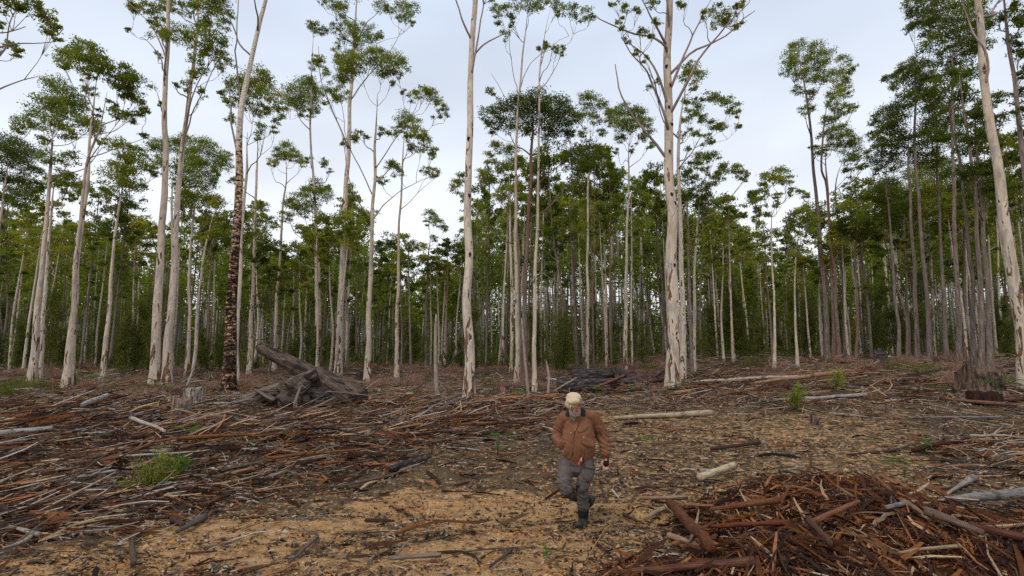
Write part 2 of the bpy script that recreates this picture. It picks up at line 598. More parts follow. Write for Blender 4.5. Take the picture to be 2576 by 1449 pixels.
# zones, as functions of the place seen at (u, v)
def sand_zone(x, y):
    z = HT(x, y)
    u, v = uv_of(x, y, z)
    s = (.52 + 1.1 * ss(-.3, .35, fbm(x / 1.5, y / .8, 93, 3))) * ss(1185, 1275, v) * .82 * (1 - ss(1600, 1760, u) * (1 - ss(1230, 1210, v)))
    # the dark debris at the left edge reaches into the sand along a slope
    lim = 1395 - 0.24 * u
    s = s * ss(-30, 60, v - lim)
    # mixed grit on the track to the right
    s2 = .44 * ss(1330, 1500, u) * ss(1010, 1045, v) * (1 - ss(2250, 2480, u - (v - 1100) * .6))
    s3 = .55 * np.exp(-(((u - 1990) / 260) ** 2 + ((v - 1095) / 45) ** 2))
    s = np.maximum(s, np.maximum(s2, s3))
    s = np.maximum(s, .30 * ss(850, 1000, u) * ss(1110, 1150, v))
    return np.where(y > 0.5, s, .6), mound(x, y)


# ------------------------------------------------------------------ ground
def make_ground():
    fov = np.linspace(-56, 56, 400)
    rest = np.linspace(56, 304, 40)[1:-1]
    ang = np.radians(np.concatenate([fov, rest]))
    rings = [1.2]
    while rings[-1] < 45: rings.append(rings[-1] * 1.0095)
    while rings[-1] < 900: rings.append(rings[-1] * 1.06)
    r = np.array(rings)
    A, RR = np.meshgrid(ang, r)
    X = RR * np.sin(A); Y = RR * np.cos(A)
    Z = HT(X, Y)
    V = np.stack([X, Y, Z], -1).reshape(-1, 3)
    na, nr = len(ang), len(r)
    i = np.arange(nr - 1)[:, None] * na; j = np.arange(na)[None]; k = (j + 1) % na
    F = np.stack([i + j, i + na + j, i + na + k, i + k], -1).reshape(-1, 4)
    V = np.concatenate([V, [[0, 0, float(HT(0, 0))]]])
    j = np.arange(na); k = (j + 1) % na
    F2 = np.stack([j, k, np.full(na, len(V) - 1)], 1)
    mb = MB(); mb.add(V, [F, F2[:, ::-1]])
    o = mb.build('ground', M['ground'])
    s, rd = sand_zone(V[:, 0], V[:, 1])
    for nm, val in (('sand', s), ('red', np.sqrt(rd))):
        a = o.data.attributes.new(nm, 'FLOAT', 'POINT'); a.data.foreach_set('value', np.asarray(val, np.float32))
    o['kind'] = 'structure'
    return o


make_ground()


# ------------------------------------------------------------------ trees
def grow_limb(mb, pts, r0, r1, sides=6, rough=.05, tw=None):
    n = max(4, int(len(pts)))
    rad = r0 * (1 - np.linspace(0, 1, n) ** .85) + r1
    tube(mb, pts, rad, sides, rough)


def blob_leaves(mb, c, rad, n, L, W, tint_c=None, droop=.6, flat=.62):
    """small leaf sprays spread through an ellipsoid, denser on its upper side"""
    k = max(4, int(n / 34))
    d = norm(rng.normal(size=(k, 3)) + [0, 0, .25])
    rr = rng.uniform(.15, 1.0, (k, 1)) ** .5
    cc = c + d * rr * np.asarray(rad)
    per = rng.integers(12, 56, k)
    idx = np.repeat(np.arange(k), per)
    sp = float(np.mean(rad)) * .20
    pos = cc[idx] + rng.normal(size=(len(idx), 3)) * np.array([sp * 1.2, sp * 1.2, sp * flat])
    tt = np.clip((tint_c if tint_c is not None else .5) + rng.normal(size=k) * .16, 0, .99)[idx]
    tt = np.clip(tt + rng.normal(size=len(idx)) * .12, 0, .99)
    leaves(mb, pos, L, W, droop, tt)


def crown_structure(trunk_pts, trunk_rad, blobs, crown_base, limb_scale=.5):
    """for each blob find a branch to grow from; returns list of (points, r0)"""
    nodes = [tuple(p) for p in trunk_pts if p[2] >= crown_base]
    if not nodes: nodes = [tuple(trunk_pts[-1])]
    nr = [float(trunk_rad[i]) for i, p in enumerate(trunk_pts) if p[2] >= crown_base] or [float(trunk_rad[-1])]
    onT = [True] * len(nodes)
    out = []
    ax = np.array([np.interp(0, [0], [0])])
    order = sorted(range(len(blobs)), key=lambda i: blobs[i][0][2] - .3 * math.hypot(blobs[i][0][0] - trunk_pts[-1][0], blobs[i][0][1] - trunk_pts[-1][1]))
    for i in order:
        c = blobs[i][0]
        N = np.array(nodes)
        d = c - N
        hd = np.hypot(d[:, 0], d[:, 1]); dz = d[:, 2]
        cost = np.linalg.norm(d, axis=1) + np.where(dz < .75 * hd + .2, (.75 * hd + .2 - dz) * 3.0, 0)
        cost += np.where(np.array(nr) < .02, 1.0, 0)
        j = int(np.argmin(cost))
        s = N[j]; r0 = max(.012, nr[j] * limb_scale)
        D = c - s; L = np.linalg.norm(D)
        if L < .15: continue
        h = np.array([D[0], D[1], 0.0])
        mid = s + D * .5 + h * .14 - np.array([0, 0, .10 * L]) * (np.linalg.norm(h) / L) + rng.normal(size=3) * .05 * L
        m1 = s + D * .25 + h * .06 - np.array([0, 0, .04 * L]) + rng.normal(size=3) * .03 * L
        n = 8
        p = spline([s, m1, mid, c + rng.normal(size=3) * .03 * L], n)
        rr = r0 * (1 - .8 * np.linspace(0, 1, n)) + .004
        out.append((p, rr, onT[j], i))
        for q in range(2, n):
            nodes.append(tuple(p[q])); nr.append(float(rr[q])); onT.append(False)
    return out


def hero(lab, u, Y, pts, w, bark='pale', blobs=(), limbs=(), leaf='leaf', dens=1.0, group='tall gum trees left standing', L=.165,
         base_lean=0, tint=None, name='gum_tree', sides=16, crown_at=None, flare=.35, spread=1.0, top=None, knots=(), seedless=None):
    b = base_at(u, Y)
    root = empty(name, b, lab, 'tree', group)
    tp = [b - b + np.array([0, 0, -.35])]
    for (pu, pv) in pts:
        tp.append(P(pu, pv, Y) - b)
    if len(tp) < 3: pass
    dyl = rng.uniform(-.04, .04)
    for i in range(1, len(tp)): tp[i][1] += dyl * tp[i][2] + 0
    hgt = tp[-1][2]
    n = max(14, int(hgt / .45))
    tpts = spline(tp, n)
    wig = np.stack([vnoise(tpts[:, 2] / 2.2, 0 * tpts[:, 2] + u * .37, 5), vnoise(tpts[:, 2] / 2.2, 0 * tpts[:, 2] + u * .71, 6), 0 * tpts[:, 2]], 1)
    tpts = tpts + wig * .16 * ss(0, 2, tpts[:, 2])[:, None]
    m = Y / 1288.0
    r0, r1 = w[0] * m / 2 * .94, w[1] * m / 2 * .84
    s = np.clip(tpts[:, 2] / hgt, 0, 1)
    rad = r0 + (r1 - r0) * s ** .62
    rad = rad * (1 + flare * np.exp(-np.clip(tpts[:, 2], 0, None) / .55))
    if top is None and w[1] < 9: rad = rad * np.minimum(1, .22 + (1 - s) * 5)
    mb = MB(); tube(mb, tpts, rad, sides, .045)
    mb.build('trunk', M[bark], root)
    for (kz, ka) in knots:
        i = int(np.argmin(np.abs(tpts[:, 2] - kz)))
        kb = MB()
        d = np.array([sin(ka), -cos(ka), 0])
        c = tpts[i] + d * rad[i] * .96
        tube(kb, [c - d * .05 + [0, 0, .05], c + d * .02, c + d * .04 - [0, 0, .03], c - [0, 0, .12]], [.07, .07, .055, .03], 9, .3)
        kn = kb.build('knot', M['oldlog'], root); kn.color = (.10, .055, .03, 1)
    # traced limbs
    nodes_extra = []
    for lb in limbs:
        q = [P(a, c, Y) - b for (a, c) in lb]
        q0 = q[0]
        k = rng.choice([-1, 1]) * rng.uniform(.15, .5)
        for i in range(1, len(q)):
            q[i][1] += k * abs(q[i][0] - q0[0])
        i0 = int(np.argmin(np.abs(tpts[:, 2] - q0[2])))
        q[0] = tpts[i0] + (q[1] - tpts[i0]) * 0.02
        p = spline(q, 14)
        p[2:] += np.stack([vnoise(p[2:, 2] / .8, p[2:, 0] / .8, 15), vnoise(p[2:, 2] / .8, p[2:, 0], 16), 0 * p[2:, 0]], 1) * .12
        rr = max(.026, rad[i0] * .36)
        rads = rr * (1 - .78 * np.linspace(0, 1, 14) ** .9) + .006
        lm = MB(); tube(lm, p, rads, 8, .06)
        lm.build('limb', M['bough'] if bark in ('pale', 'pale_clean', 'tess') else M[bark], root)
        nodes_extra.append((p, rads))
    bl = []
    for (bu, bv, br) in blobs:
        rr = br * m
        dy = rng.uniform(-1, 1) * min(2.8, 1.2 + 2.0 * rr) * spread
        c = P(bu, bv, Y + dy) - b
        bl.append((c, rr * 1.5))
    if not bl: return root
    zmin = min(c[2] for c, _ in bl); zmax = max(c[2] for c, _ in bl)
    cb = max(hgt * .35, zmin - .42 * (zmax - zmin) - 1.2) if crown_at is None else crown_at * hgt
    cb = min(cb, hgt * .93)
    T = tpts; RD = rad
    if nodes_extra:
        T = np.concatenate([tpts] + [p[3:] for p, _ in nodes_extra]); RD = np.concatenate([rad] + [r[3:] for _, r in nodes_extra])
    st = crown_structure(T, RD, bl, cb)
    tw = MB(); ntw = 0
    lmat = M['bough'] if bark in ('pale', 'pale_clean', 'tess') else M[bark]
    for (p, rr, onT, i) in st:
        if onT:
            lm = MB(); tube(lm, p, rr, 6, .05); lm.build('limb', lmat, root)
        else:
            tube(tw, p, rr, 5, .05); ntw += 1
        c, br = bl[i]
        a = p[-3]
        for q in range(5):
            d = norm(rng.normal(size=3)); d[2] = abs(d[2]) * .9 - .1
            e_ = c + d * br * .95
            st0 = p[rng.integers(4, 7)]
            mid = (st0 + e_) / 2 + rng.normal(size=3) * br * .12 - np.array([0, 0, .06 * br])
            tube(tw, spline([st0, mid, e_], 4), [.011, .009, .006, .003], 3)
            ntw += 1
    lv = MB()
    tb = rng.uniform(.35, .6) if tint is None else tint
    for (c, br) in bl:
        area = br * br * pi
        nl = int(dens * 2.5 * area / (L * L * .33 * .5))
        nl = min(max(nl, 60), 2200)
        blob_leaves(lv, c, (br, br, br * .9), nl, L, L * .33, tb + rng.normal() * .1)
    cr_ = lv.build('crown', M[leaf], root, smooth=False)
    if ntw:
        t_ = tw.build('twigs', lmat, cr_); t_['kind'] = 'stuff'
    return root


# ------------------------------------------------------------------ the standing trees one can tell apart
def YG(u, v): return float(ground_at(u, v)[1])


G1 = 'tall gum trees left standing'
# 1 left of the frame, only its boughs reach in
hero('pale gum at the far left edge, only its leafy boughs reaching in at the top', -95, 21, [(-80, 500), (-70, 160), (-62, -60), (-60, -160)], (26, 12), 'pale',
     [(15, 12, 22), (45, 18, 16), (90, 12, 14), (112, 38, 18), (125, 66, 18), (137, 92, 11), (20, 120, 14), (45, 135, 11), (-30, -40, 30), (-90, -60, 30), (-100, 40, 25), (60, -30, 20), (-20, 60, 14)],
     [[(-68, 130), (0, 95), (50, 80), (95, 62)], [(-68, 150), (-10, 98), (50, 97), (105, 94)], [(-68, 200), (-5, 130), (20, 40), (42, 5)], [(-70, 260), (-5, 200), (45, 172), (52, 168)]], dens=1.1)
hero('slender gum leaning at the left edge with a round grey-green crown', -20, 40, [(-8, 700), (4, 545), (20, 430), (28, 380)], (12, 4), 'pale',
     [(15, 360, 22), (45, 375, 24), (75, 390, 18), (30, 402, 18), (65, 420, 18), (95, 430, 12), (15, 450, 16), (50, 470, 22), (40, 505, 18), (-15, 410, 22), (90, 470, 12)], leaf='leaf_dark')
hero('white gum with a wide domed crown, leftmost of the four white trunks', 80, YG(80, 966), [(95, 760), (112, 600), (130, 410), (140, 320)], (22, 6), 'pale',
     [(145, 222, 24), (172, 243, 20), (120, 268, 24), (155, 270, 25), (188, 272, 22), (90, 300, 20), (58, 315, 18), (42, 328, 10), (130, 300, 15), (210, 310, 20), (236, 325, 18), (110, 355, 14), (150, 330, 20), (178, 338, 12), (255, 362, 10), (130, 395, 18), (182, 400, 16)])
hero('slim bare-stemmed gum close beside the leftmost white trunk', 98, YG(98, 958), [(122, 700), (138, 540), (150, 450)], (14, 5), 'pale',
     [(150, 440, 16), (175, 455, 16), (130, 460, 14), (200, 470, 16), (165, 490, 12)], leaf='leaf_yellow')
hero('white gum carrying a high round green crown near the left', 165, YG(165, 976), [(182, 760), (200, 480), (207, 330), (214, 205), (213, 160)], (21, 4), 'pale',
     [(165, 150, 20), (180, 133, 18), (208, 121, 20), (238, 138, 18), (253, 163, 18), (200, 158, 20), (226, 170, 17), (215, 195, 8), (225, 228, 12), (158, 165, 11), (262, 150, 8)])
hero('white gum with its upper stem bent right under a ragged crown', 180, YG(180, 974), [(196, 700), (210, 560), (230, 410), (262, 330), (285, 240)], (18, 4), 'pale',
     [(298, 183, 20), (320, 198, 20), (348, 213, 19), (290, 206, 17), (310, 235, 17), (356, 265, 15), (366, 284, 11), (345, 290, 10), (300, 285, 16), (325, 300, 12), (360, 335, 10), (245, 284, 7), (333, 240, 14), (285, 260, 10)],
     [[(262, 330), (300, 305), (330, 295), (352, 285)], [(215, 400), (260, 380), (330, 345), (355, 335)]])
hero('gum with a reddish butt and two stacked small crowns at left', 257, YG(257, 963), [(268, 800), (282, 650), (292, 540), (305, 450)], (15, 5), 'pale',
     [(300, 370, 18), (330, 385, 20), (355, 400, 18), (290, 438, 22), (320, 440, 24), (342, 468, 17), (310, 470, 14), (378, 425, 13), (270, 485, 15), (312, 410, 14), (395, 440, 9)])
hero('tall left trunk of the cream twin pair with thin high crown', 390, YG(390, 968), [(400, 780), (412, 560), (419, 400), (425, 200), (435, -10), (440, -60)], (27, 9), 'pale',
     [(330, 14, 13), (348, 24, 15), (375, 20, 15), (400, 12, 18), (430, 8, 13), (386, 42, 12), (400, 85, 15), (420, 92, 12), (400, 140, 9), (326, 78, 6), (440, -50, 30), (400, -60, 25), (470, -70, 25), (402, 262, 6), (378, 60, 8), (412, 60, 12)],
     [[(421, 370), (408, 300), (385, 245), (371, 215)], [(423, 200), (390, 130), (350, 85), (332, 78)], [(424, 150), (395, 80), (370, 50), (345, 25)]], dens=.9)
hero('tall right trunk of the cream twin pair with broad airy crown', 419, YG(419, 968), [(432, 700), (443, 450), (452, 330), (470, 215), (478, 100), (484, -30), (488, -70)], (24, 7), 'pale',
     [(460, 20, 18), (495, 14, 14), (525, 20, 22), (558, 20, 17), (576, 45, 12), (450, 82, 21), (475, 90, 14), (505, 70, 17), (520, 92, 21), (550, 102, 17), (561, 130, 15), (571, 156, 12), (500, 122, 17), (530, 132, 14), (545, 166, 14), (490, 150, 12), (480, 185, 12), (510, 180, 12), (440, 212, 9), (470, 216, 12), (496, 220, 10), (510, 240, 8), (540, -20, 24), (490, -50, 26), (560, 60, 14), (530, 50, 14)],
     [[(447, 390), (475, 290), (510, 200), (530, 140)], [(444, 430), (478, 260), (495, 170), (505, 120)], [(455, 320), (500, 230), (550, 170), (560, 150)]], dens=.85)
hero('broad flat green crown behind the cream twin trunks', 432, 44, [(436, 700), (434, 520), (440, 440)], (13, 5), 'pale',
     [(398, 370, 18), (430, 364, 18), (470, 365, 20), (510, 370, 20), (545, 395, 18), (560, 415, 14), (402, 410, 13), (480, 395, 18), (570, 395, 10), (540, 430, 10)])
hero('slim gum with a bright rounded crown right of the cream twins', 470, YG(470, 950), [(476, 760), (484, 600), (496, 480)], (12, 4), 'pale',
     [(450, 422, 16), (482, 412, 18), (508, 418, 20), (484, 452, 20), (520, 458, 18), (502, 500, 18), (470, 500, 18), (530, 500, 16), (455, 455, 14), (535, 440, 12), (450, 520, 12)], leaf='leaf_yellow', tint=.3)
hero('thin crooked gum between the cream twins and the blackened trunk', 486, YG(486, 952), [(500, 720), (515, 620), (535, 540)], (11, 4), 'pale',
     [(545, 520, 16), (560, 560, 16), (520, 560, 14), (540, 590, 14), (575, 540, 12), (505, 600, 10)])
hero('forked gum whose lower trunk is covered in flaking black and orange bark', 575, YG(575, 985), [(581, 800), (590, 640), (600, 440), (606, 300), (610, 260), (625, 180), (646, 80), (664, 0), (674, -60)], (37, 10), 'tess',
     [(680, -70, 25), (640, -80, 22), (600, -60, 25), (560, -50, 20)],
     [[(609, 262), (596, 215), (588, 160), (586, 80), (590, 0), (592, -50)], [(598, 418), (586, 350), (575, 290), (567, 180)], [(624, 150), (604, 110), (585, 60), (560, 0)]], sides=22, flare=.2, top=1)
hero('pale smooth trunk standing right behind the blackened one', 594, YG(594, 962), [(600, 760), (610, 560), (617, 420), (622, 330)], (15, 6), 'pale_clean',
     [(590, 218, 21), (620, 208, 17), (650, 195, 21), (640, 230, 20), (670, 225, 19), (690, 250, 17), (702, 275, 14), (575, 255, 11), (600, 262, 14), (640, 270, 15), (668, 282, 15), (700, 302, 11), (585, 300, 11), (660, 322, 12), (690, 330, 9), (615, 235, 15), (565, 235, 10)], leaf='leaf')
hero('slender pale gum just right of the blackened trunk, small airy crown', 627, YG(627, 940), [(636, 760), (646, 560), (650, 420), (655, 345)], (14, 5), 'pale',
     [(650, 345, 9), (600, 455, 9), (585, 452, 10), (660, 520, 12), (640, 545, 10), (672, 555, 12), (650, 575, 12)], dens=.8)
hero('gum with a small neat fan-shaped crown left of the grey leaning log', 690, YG(690, 935), [(699, 700), (708, 540), (716, 455), (718, 400)], (13, 4), 'pale',
     [(718, 370, 14), (703, 386, 12), (736, 385, 12), (690, 402, 11), (750, 400, 11), (765, 410, 9), (720, 396, 12), (682, 415, 7)], leaf='leaf')
hero('straight grey-white gum with a crown split in storeys and a thin top', 797, YG(797, 936), [(798, 740), (797, 600), (790, 430), (784, 320), (787, 220), (790, 130), (794, 70)], (14, 3), 'pale_clean',
     [(740, 240, 20), (770, 225, 22), (800, 230, 15), (725, 262, 14), (755, 256, 15), (788, 262, 16), (776, 212, 15), (783, 284, 10), (795, 70, 11), (812, 76, 10), (780, 65, 9), (800, 150, 11), (790, 165, 11), (820, 182, 10), (780, 400, 7), (815, 410, 10), (830, 430, 7), (762, 285, 10)])
hero('low round crown beneath the split-storey gum', 802, 46, [(806, 760), (803, 620), (796, 540)], (10, 4), 'pale',
     [(800, 470, 17), (783, 488, 15), (816, 490, 16), (770, 482, 11), (745, 505, 17), (730, 515, 13), (760, 530, 15), (720, 545, 13), (825, 475, 9), (790, 520, 14)])
hero('tall straight gum with high spreading boughs left of centre', 850, YG(850, 944), [(856, 700), (866, 450), (874, 250), (883, 90), (889, -10), (892, -60)], (21, 8), 'pale',
     [(808, 4, 10), (860, 20, 15), (855, 45, 12), (845, 70, 12), (880, 72, 16), (900, 82, 17), (925, 70, 13), (860, 100, 11), (900, 106, 14), (930, 102, 13), (952, 90, 11), (960, 20, 15), (980, 30, 12), (1010, 15, 16), (1035, 25, 14), (1025, 50, 10), (1036, 62, 7), (1000, 45, 9), (845, 120, 10), (857, 150, 14), (880, 140, 12), (800, 157, 9), (840, 12, 13), (900, -30, 22), (950, -30, 20), (820, -20, 15)],
     [[(878, 238), (930, 175), (975, 110), (1004, 50)], [(867, 368), (830, 270), (795, 180), (787, 95)], [(884, 120), (915, 60), (940, 30), (960, 5)]], dens=.85)
hero('gum with a thick domed crown and long right-reaching lower boughs', 924, YG(924, 962), [(930, 760), (936, 600), (942, 420), (948, 330), (952, 250)], (19, 6), 'pale',
     [(870, 160, 20), (895, 150, 19), (930, 140, 18), (960, 145, 15), (990, 150, 18), (1005, 166, 17), (980, 182, 15), (950, 166, 20), (870, 190, 18), (850, 202, 15), (900, 177, 15), (1000, 190, 10), (985, 208, 8), (840, 236, 15), (860, 242, 14), (820, 250, 10), (1040, 240, 12), (1065, 230, 15), (1090, 245, 15), (1110, 266, 13), (1120, 282, 9), (1100, 292, 8), (1018, 236, 7), (890, 342, 13), (870, 360, 10), (912, 345, 10), (985, 335, 11), (960, 330, 11), (985, 420, 13), (1000, 432, 12), (960, 452, 11), (1060, 350, 8)],
     [[(943, 425), (1000, 350), (1040, 300), (1062, 255)], [(940, 545), (985, 490), (1040, 450), (1080, 430)], [(938, 488), (905, 420), (880, 370), (868, 300), (862, 260)], [(937, 560), (900, 500), (885, 450), (870, 350)]], dens=.95)
hero('slim silver-white gum right of the domed crown, leaves in small tufts', 998, YG(998, 948), [(1003, 700), (1009, 520), (1014, 400), (1019, 330)], (13, 4), 'pale_clean',
     [(1018, 300, 17), (1034, 312, 17), (1000, 320, 10), (1050, 330, 13), (1070, 350, 14), (1082, 380, 12), (1042, 372, 10), (1056, 372, 10), (1088, 392, 9), (1090, 435, 12), (1074, 430, 10), (1100, 442, 7), (1030, 345, 11)],
     [[(1010, 530), (1035, 500), (1060, 470), (1088, 442)]])
hero('small open-crowned gum alone in the low gap of the skyline', 1072, 52, [(1073, 740), (1078, 640), (1084, 590)], (11, 4), 'brown',
     [(1080, 540, 11), (1094, 552, 10), (1108, 566, 11), (1120, 575, 8), (1074, 562, 7), (1062, 620, 9), (1090, 600, 8)])
hero('big straight cream trunk left of centre, bare to the top of the picture', 1181, YG(1181, 1003), [(1177, 800), (1176, 560), (1180, 330), (1184, 190), (1190, 60), (1196, -40), (1200, -120)], (30, 15), 'pale',
     [(1150, -90, 26), (1200, -150, 30), (1260, -110, 30), (1110, -60, 24), (1300, -60, 24), (1235, -50, 20), (1170, -30, 14)],
     [[(1184, 106), (1168, 60), (1152, 20), (1140, -10), (1120, -60)], [(1184, 200), (1197, 140), (1210, 60), (1216, 0), (1225, -60)], [(1186, 150), (1215, 110), (1250, 85), (1290, 60)]], sides=22, knots=[(6.9, .2), (12.6, -.3), (9.5, .6)])
hero('thin forked gum with the loose tufted crown at top centre', 1300, YG(1300, 968), [(1299, 760), (1297, 520), (1297, 380), (1308, 200), (1322, 90), (1330, 10)], (15, 4), 'pale',
     [(1250, 30, 12), (1240, 10, 10), (1282, 30, 17), (1335, 10, 18), (1362, 2, 14), (1400, 10, 16), (1430, 25, 15), (1455, 45, 10), (1475, 35, 14), (1490, 42, 7), (1290, 60, 10), (1270, 90, 11), (1258, 60, 9), (1240, 235, 8), (1228, 225, 9), (1310, -20, 20), (1380, -25, 20)],
     [[(1297, 300), (1270, 240), (1245, 190), (1235, 170)], [(1305, 230), (1330, 160), (1390, 90), (1440, 50)], [(1300, 250), (1284, 140), (1280, 60)]], dens=.8)
hero('thin silver stem rising in front of the dark dense crown, small bare top', 1345, YG(1345, 985), [(1347, 720), (1351, 500), (1354, 320), (1358, 190), (1372, 90), (1385, 20)], (14, 3), 'pale_clean',
     [(1390, 116, 12), (1362, 122, 8), (1405, 132, 9), (1415, 125, 7), (1375, 112, 8), (1400, 30, 10)],
     [[(1355, 230), (1378, 200), (1398, 160), (1410, 130)]], dens=.7)
hero('brown-barked tree with the darkest, densest crown, centre', 1322, YG(1322, 962), [(1320, 760), (1326, 560), (1337, 400), (1342, 320), (1340, 280)], (16, 8), 'redbrown',
     [(1235, 290, 19), (1262, 272, 17), (1300, 266, 24), (1332, 260, 20), (1362, 256, 24), (1392, 270, 26), (1420, 272, 19), (1440, 300, 19), (1402, 310, 26), (1360, 300, 24), (1312, 300, 24), (1272, 312, 17), (1240, 320, 13), (1430, 340, 14), (1380, 340, 18), (1450, 390, 22), (1482, 380, 21), (1492, 410, 18), (1460, 422, 18), (1428, 402, 15), (1225, 305, 10), (1330, 335, 15)],
     [[(1332, 500), (1370, 450), (1410, 420), (1455, 385)]], leaf='leaf_dark', dens=1.0, group='brown-barked forest trees')
hero('pink-grey gum with a rough red base in the centre cluster', 1310, YG(1310, 958), [(1308, 740), (1300, 560), (1290, 450)], (13, 5), 'redbrown',
     [(1250, 370, 14), (1280, 380, 16), (1230, 400, 13), (1262, 420, 15), (1300, 410, 15), (1145, 470, 14), (1165, 450, 12), (1175, 500, 11), (1215, 440, 13)], group='brown-barked forest trees')
hero('slim white gum in the centre cluster with orange-streaked bark', 1287, YG(1287, 938), [(1286, 700), (1283, 520), (1280, 430)], (12, 5), 'pale', [(1270, 480, 15), (1300, 470, 15), (1250, 500, 13), (1290, 520, 14), (1320, 500, 13)])
hero('straight white gum under the olive-topped crown right of centre', 1476, YG(1476, 938), [(1478, 700), (1480, 500), (1486, 360), (1488, 310)], (11, 4), 'pale_clean',
     [(1468, 250, 13), (1490, 245, 14), (1515, 265, 12), (1530, 280, 11), (1482, 276, 14), (1460, 295, 13), (1500, 302, 12), (1470, 335, 10), (1512, 335, 10), (1530, 300, 8), (1500, 370, 8)], leaf='leaf_yellow', tint=.25)
hero('white gum with a round crown midway between the dark crown and the thickest trunk', 1572, YG(1572, 936), [(1574, 700), (1576, 500), (1578, 400), (1580, 350)], (13, 4), 'pale',
     [(1545, 290, 15), (1570, 280, 17), (1600, 290, 17), (1620, 305, 15), (1632, 330, 12), (1560, 315, 16), (1590, 320, 17), (1560, 350, 11), (1612, 350, 11), (1637, 366, 9), (1552, 382, 7), (1590, 376, 8), (1540, 310, 9)])
hero('thickest cream trunk with dark knots and wide bare upper boughs', 1692, YG(1692, 976), [(1693, 800), (1693, 600), (1691, 400), (1689, 200), (1689, 100), (1692, 0), (1696, -80)], (39, 20), 'pale',
     [(1545, 8, 9), (1580, 20, 12), (1558, 52, 8), (1602, 32, 10), (1580, 100, 9), (1610, 86, 11), (1642, 90, 7), (1650, 60, 9), (1722, 10, 11), (1770, 42, 10), (1805, 50, 18), (1830, 45, 17), (1856, 62, 9), (1800, 20, 12), (1850, 20, 9), (1602, 132, 7), (1640, 12, 12), (1625, 150, 7), (1568, 70, 7), (1870, 10, 10), (1660, -50, 25), (1720, -60, 30), (1600, -40, 22), (1800, -50, 28), (1900, -40, 20), (1690, -130, 35)],
     [[(1688, 128), (1674, 112), (1640, 83), (1592, 65), (1531, 26), (1496, 0)], [(1688, 110), (1644, 70), (1618, 32), (1600, 0)], [(1688, 265), (1660, 190), (1627, 136), (1600, 110), (1566, 82)],
      [(1689, 320), (1676, 300), (1657, 243), (1627, 174), (1592, 130), (1568, 86)], [(1690, 400), (1640, 338), (1600, 282), (1574, 226), (1561, 174), (1555, 135)],
      [(1689, 218), (1712, 165), (1733, 110), (1748, 78), (1770, 39), (1791, -5)], [(1690, 178), (1715, 155), (1750, 118), (1809, 87), (1865, 43), (1900, 5), (1932, -20)],
      [(1690, 275), (1722, 217), (1757, 152), (1800, 104), (1848, 56)], [(1688, 60), (1680, 20), (1672, -20)]], sides=26, dens=.9,
     knots=[(16.3, .25), (14.6, -.2), (13.8, .55), (12.4, -.1), (9.9, -.05), (9.4, .5), (6.4, .35), (16.9, -.5)])
hero('pale gum hidden close behind the thickest trunk, leafy boughs reaching right', 1716, YG(1716, 958), [(1716, 760), (1711, 560), (1707, 420), (1712, 300), (1728, 220)], (20, 7), 'pale',
     [(1735, 170, 14), (1752, 190, 17), (1725, 192, 12), (1742, 218, 12), (1640, 222, 9), (1730, 250, 11), (1760, 260, 13), (1790, 245, 15), (1820, 256, 15), (1845, 275, 13), (1857, 286, 7), (1740, 290, 15), (1770, 300, 13), (1795, 315, 15), (1816, 325, 12), (1856, 320, 9), (1740, 332, 11), (1760, 345, 12), (1720, 300, 9), (1780, 352, 12), (1730, 376, 9), (1655, 205, 8), (1715, 340, 9)])
hero('gum with a yellow-green two-part crown right of the thickest trunk', 1746, YG(1746, 942), [(1750, 740), (1757, 600), (1765, 500), (1780, 450)], (12, 4), 'pale',
     [(1760, 400, 15), (1788, 395, 15), (1750, 416, 11), (1775, 430, 11), (1825, 425, 15), (1850, 430, 15), (1870, 440, 12), (1815, 440, 11), (1881, 450, 7), (1800, 450, 11), (1735, 430, 10)], leaf='leaf_yellow', tint=.55)
hero('brown straight tree just right of the thickest trunk with mid-height foliage', 1742, YG(1742, 950), [(1738, 760), (1732, 560), (1728, 480)], (10, 6), 'brown',
     [(1720, 440, 15), (1745, 455, 15), (1700, 460, 14), (1735, 490, 15), (1760, 500, 14), (1715, 500, 12), (1775, 520, 12)], leaf='leaf_dark', group='brown-barked forest trees')
hero('slim white gum with two spread crown lobes under the open sky', 1948, YG(1948, 930), [(1946, 760), (1944, 600), (1944, 510)], (9, 3), 'pale_clean',
     [(1900, 490, 12), (1924, 470, 13), (1940, 446, 17), (1962, 440, 16), (1976, 452, 12), (1920, 492, 11), (1992, 482, 10), (2020, 490, 10), (2031, 495, 7), (1960, 492, 10), (1950, 512, 9), (1885, 490, 8)])
hero('forked white gum with a neat flat-topped crown left of the forked tall tree', 2006, YG(2006, 925), [(2004, 760), (2003, 660), (2008, 610)], (9, 3), 'pale_clean',
     [(1990, 550, 15), (2015, 540, 16), (2040, 560, 15), (2052, 580, 9), (1976, 576, 9), (2010, 570, 12), (1985, 600, 9)])
G2 = 'dark-stemmed trees of the right-hand clump'
hero('tall red-streaked trunk with an isolated high crown against the sky', 2083, 40, [(2076, 740), (2064, 600), (2050, 440), (2041, 304), (2026, 195), (2015, 140)], (16, 5), 'brown',
     [(2006, 121, 16), (1988, 143, 15), (1979, 182, 12), (1997, 165, 13), (2049, 130, 17), (2080, 139, 15), (2062, 166, 15), (2032, 191, 17), (2071, 196, 15), (2010, 226, 11), (2036, 243, 13), (2023, 278, 10), (2040, 270, 10), (2008, 190, 12), (2028, 150, 14), (2048, 373, 7)], group=G2, leaf='leaf')
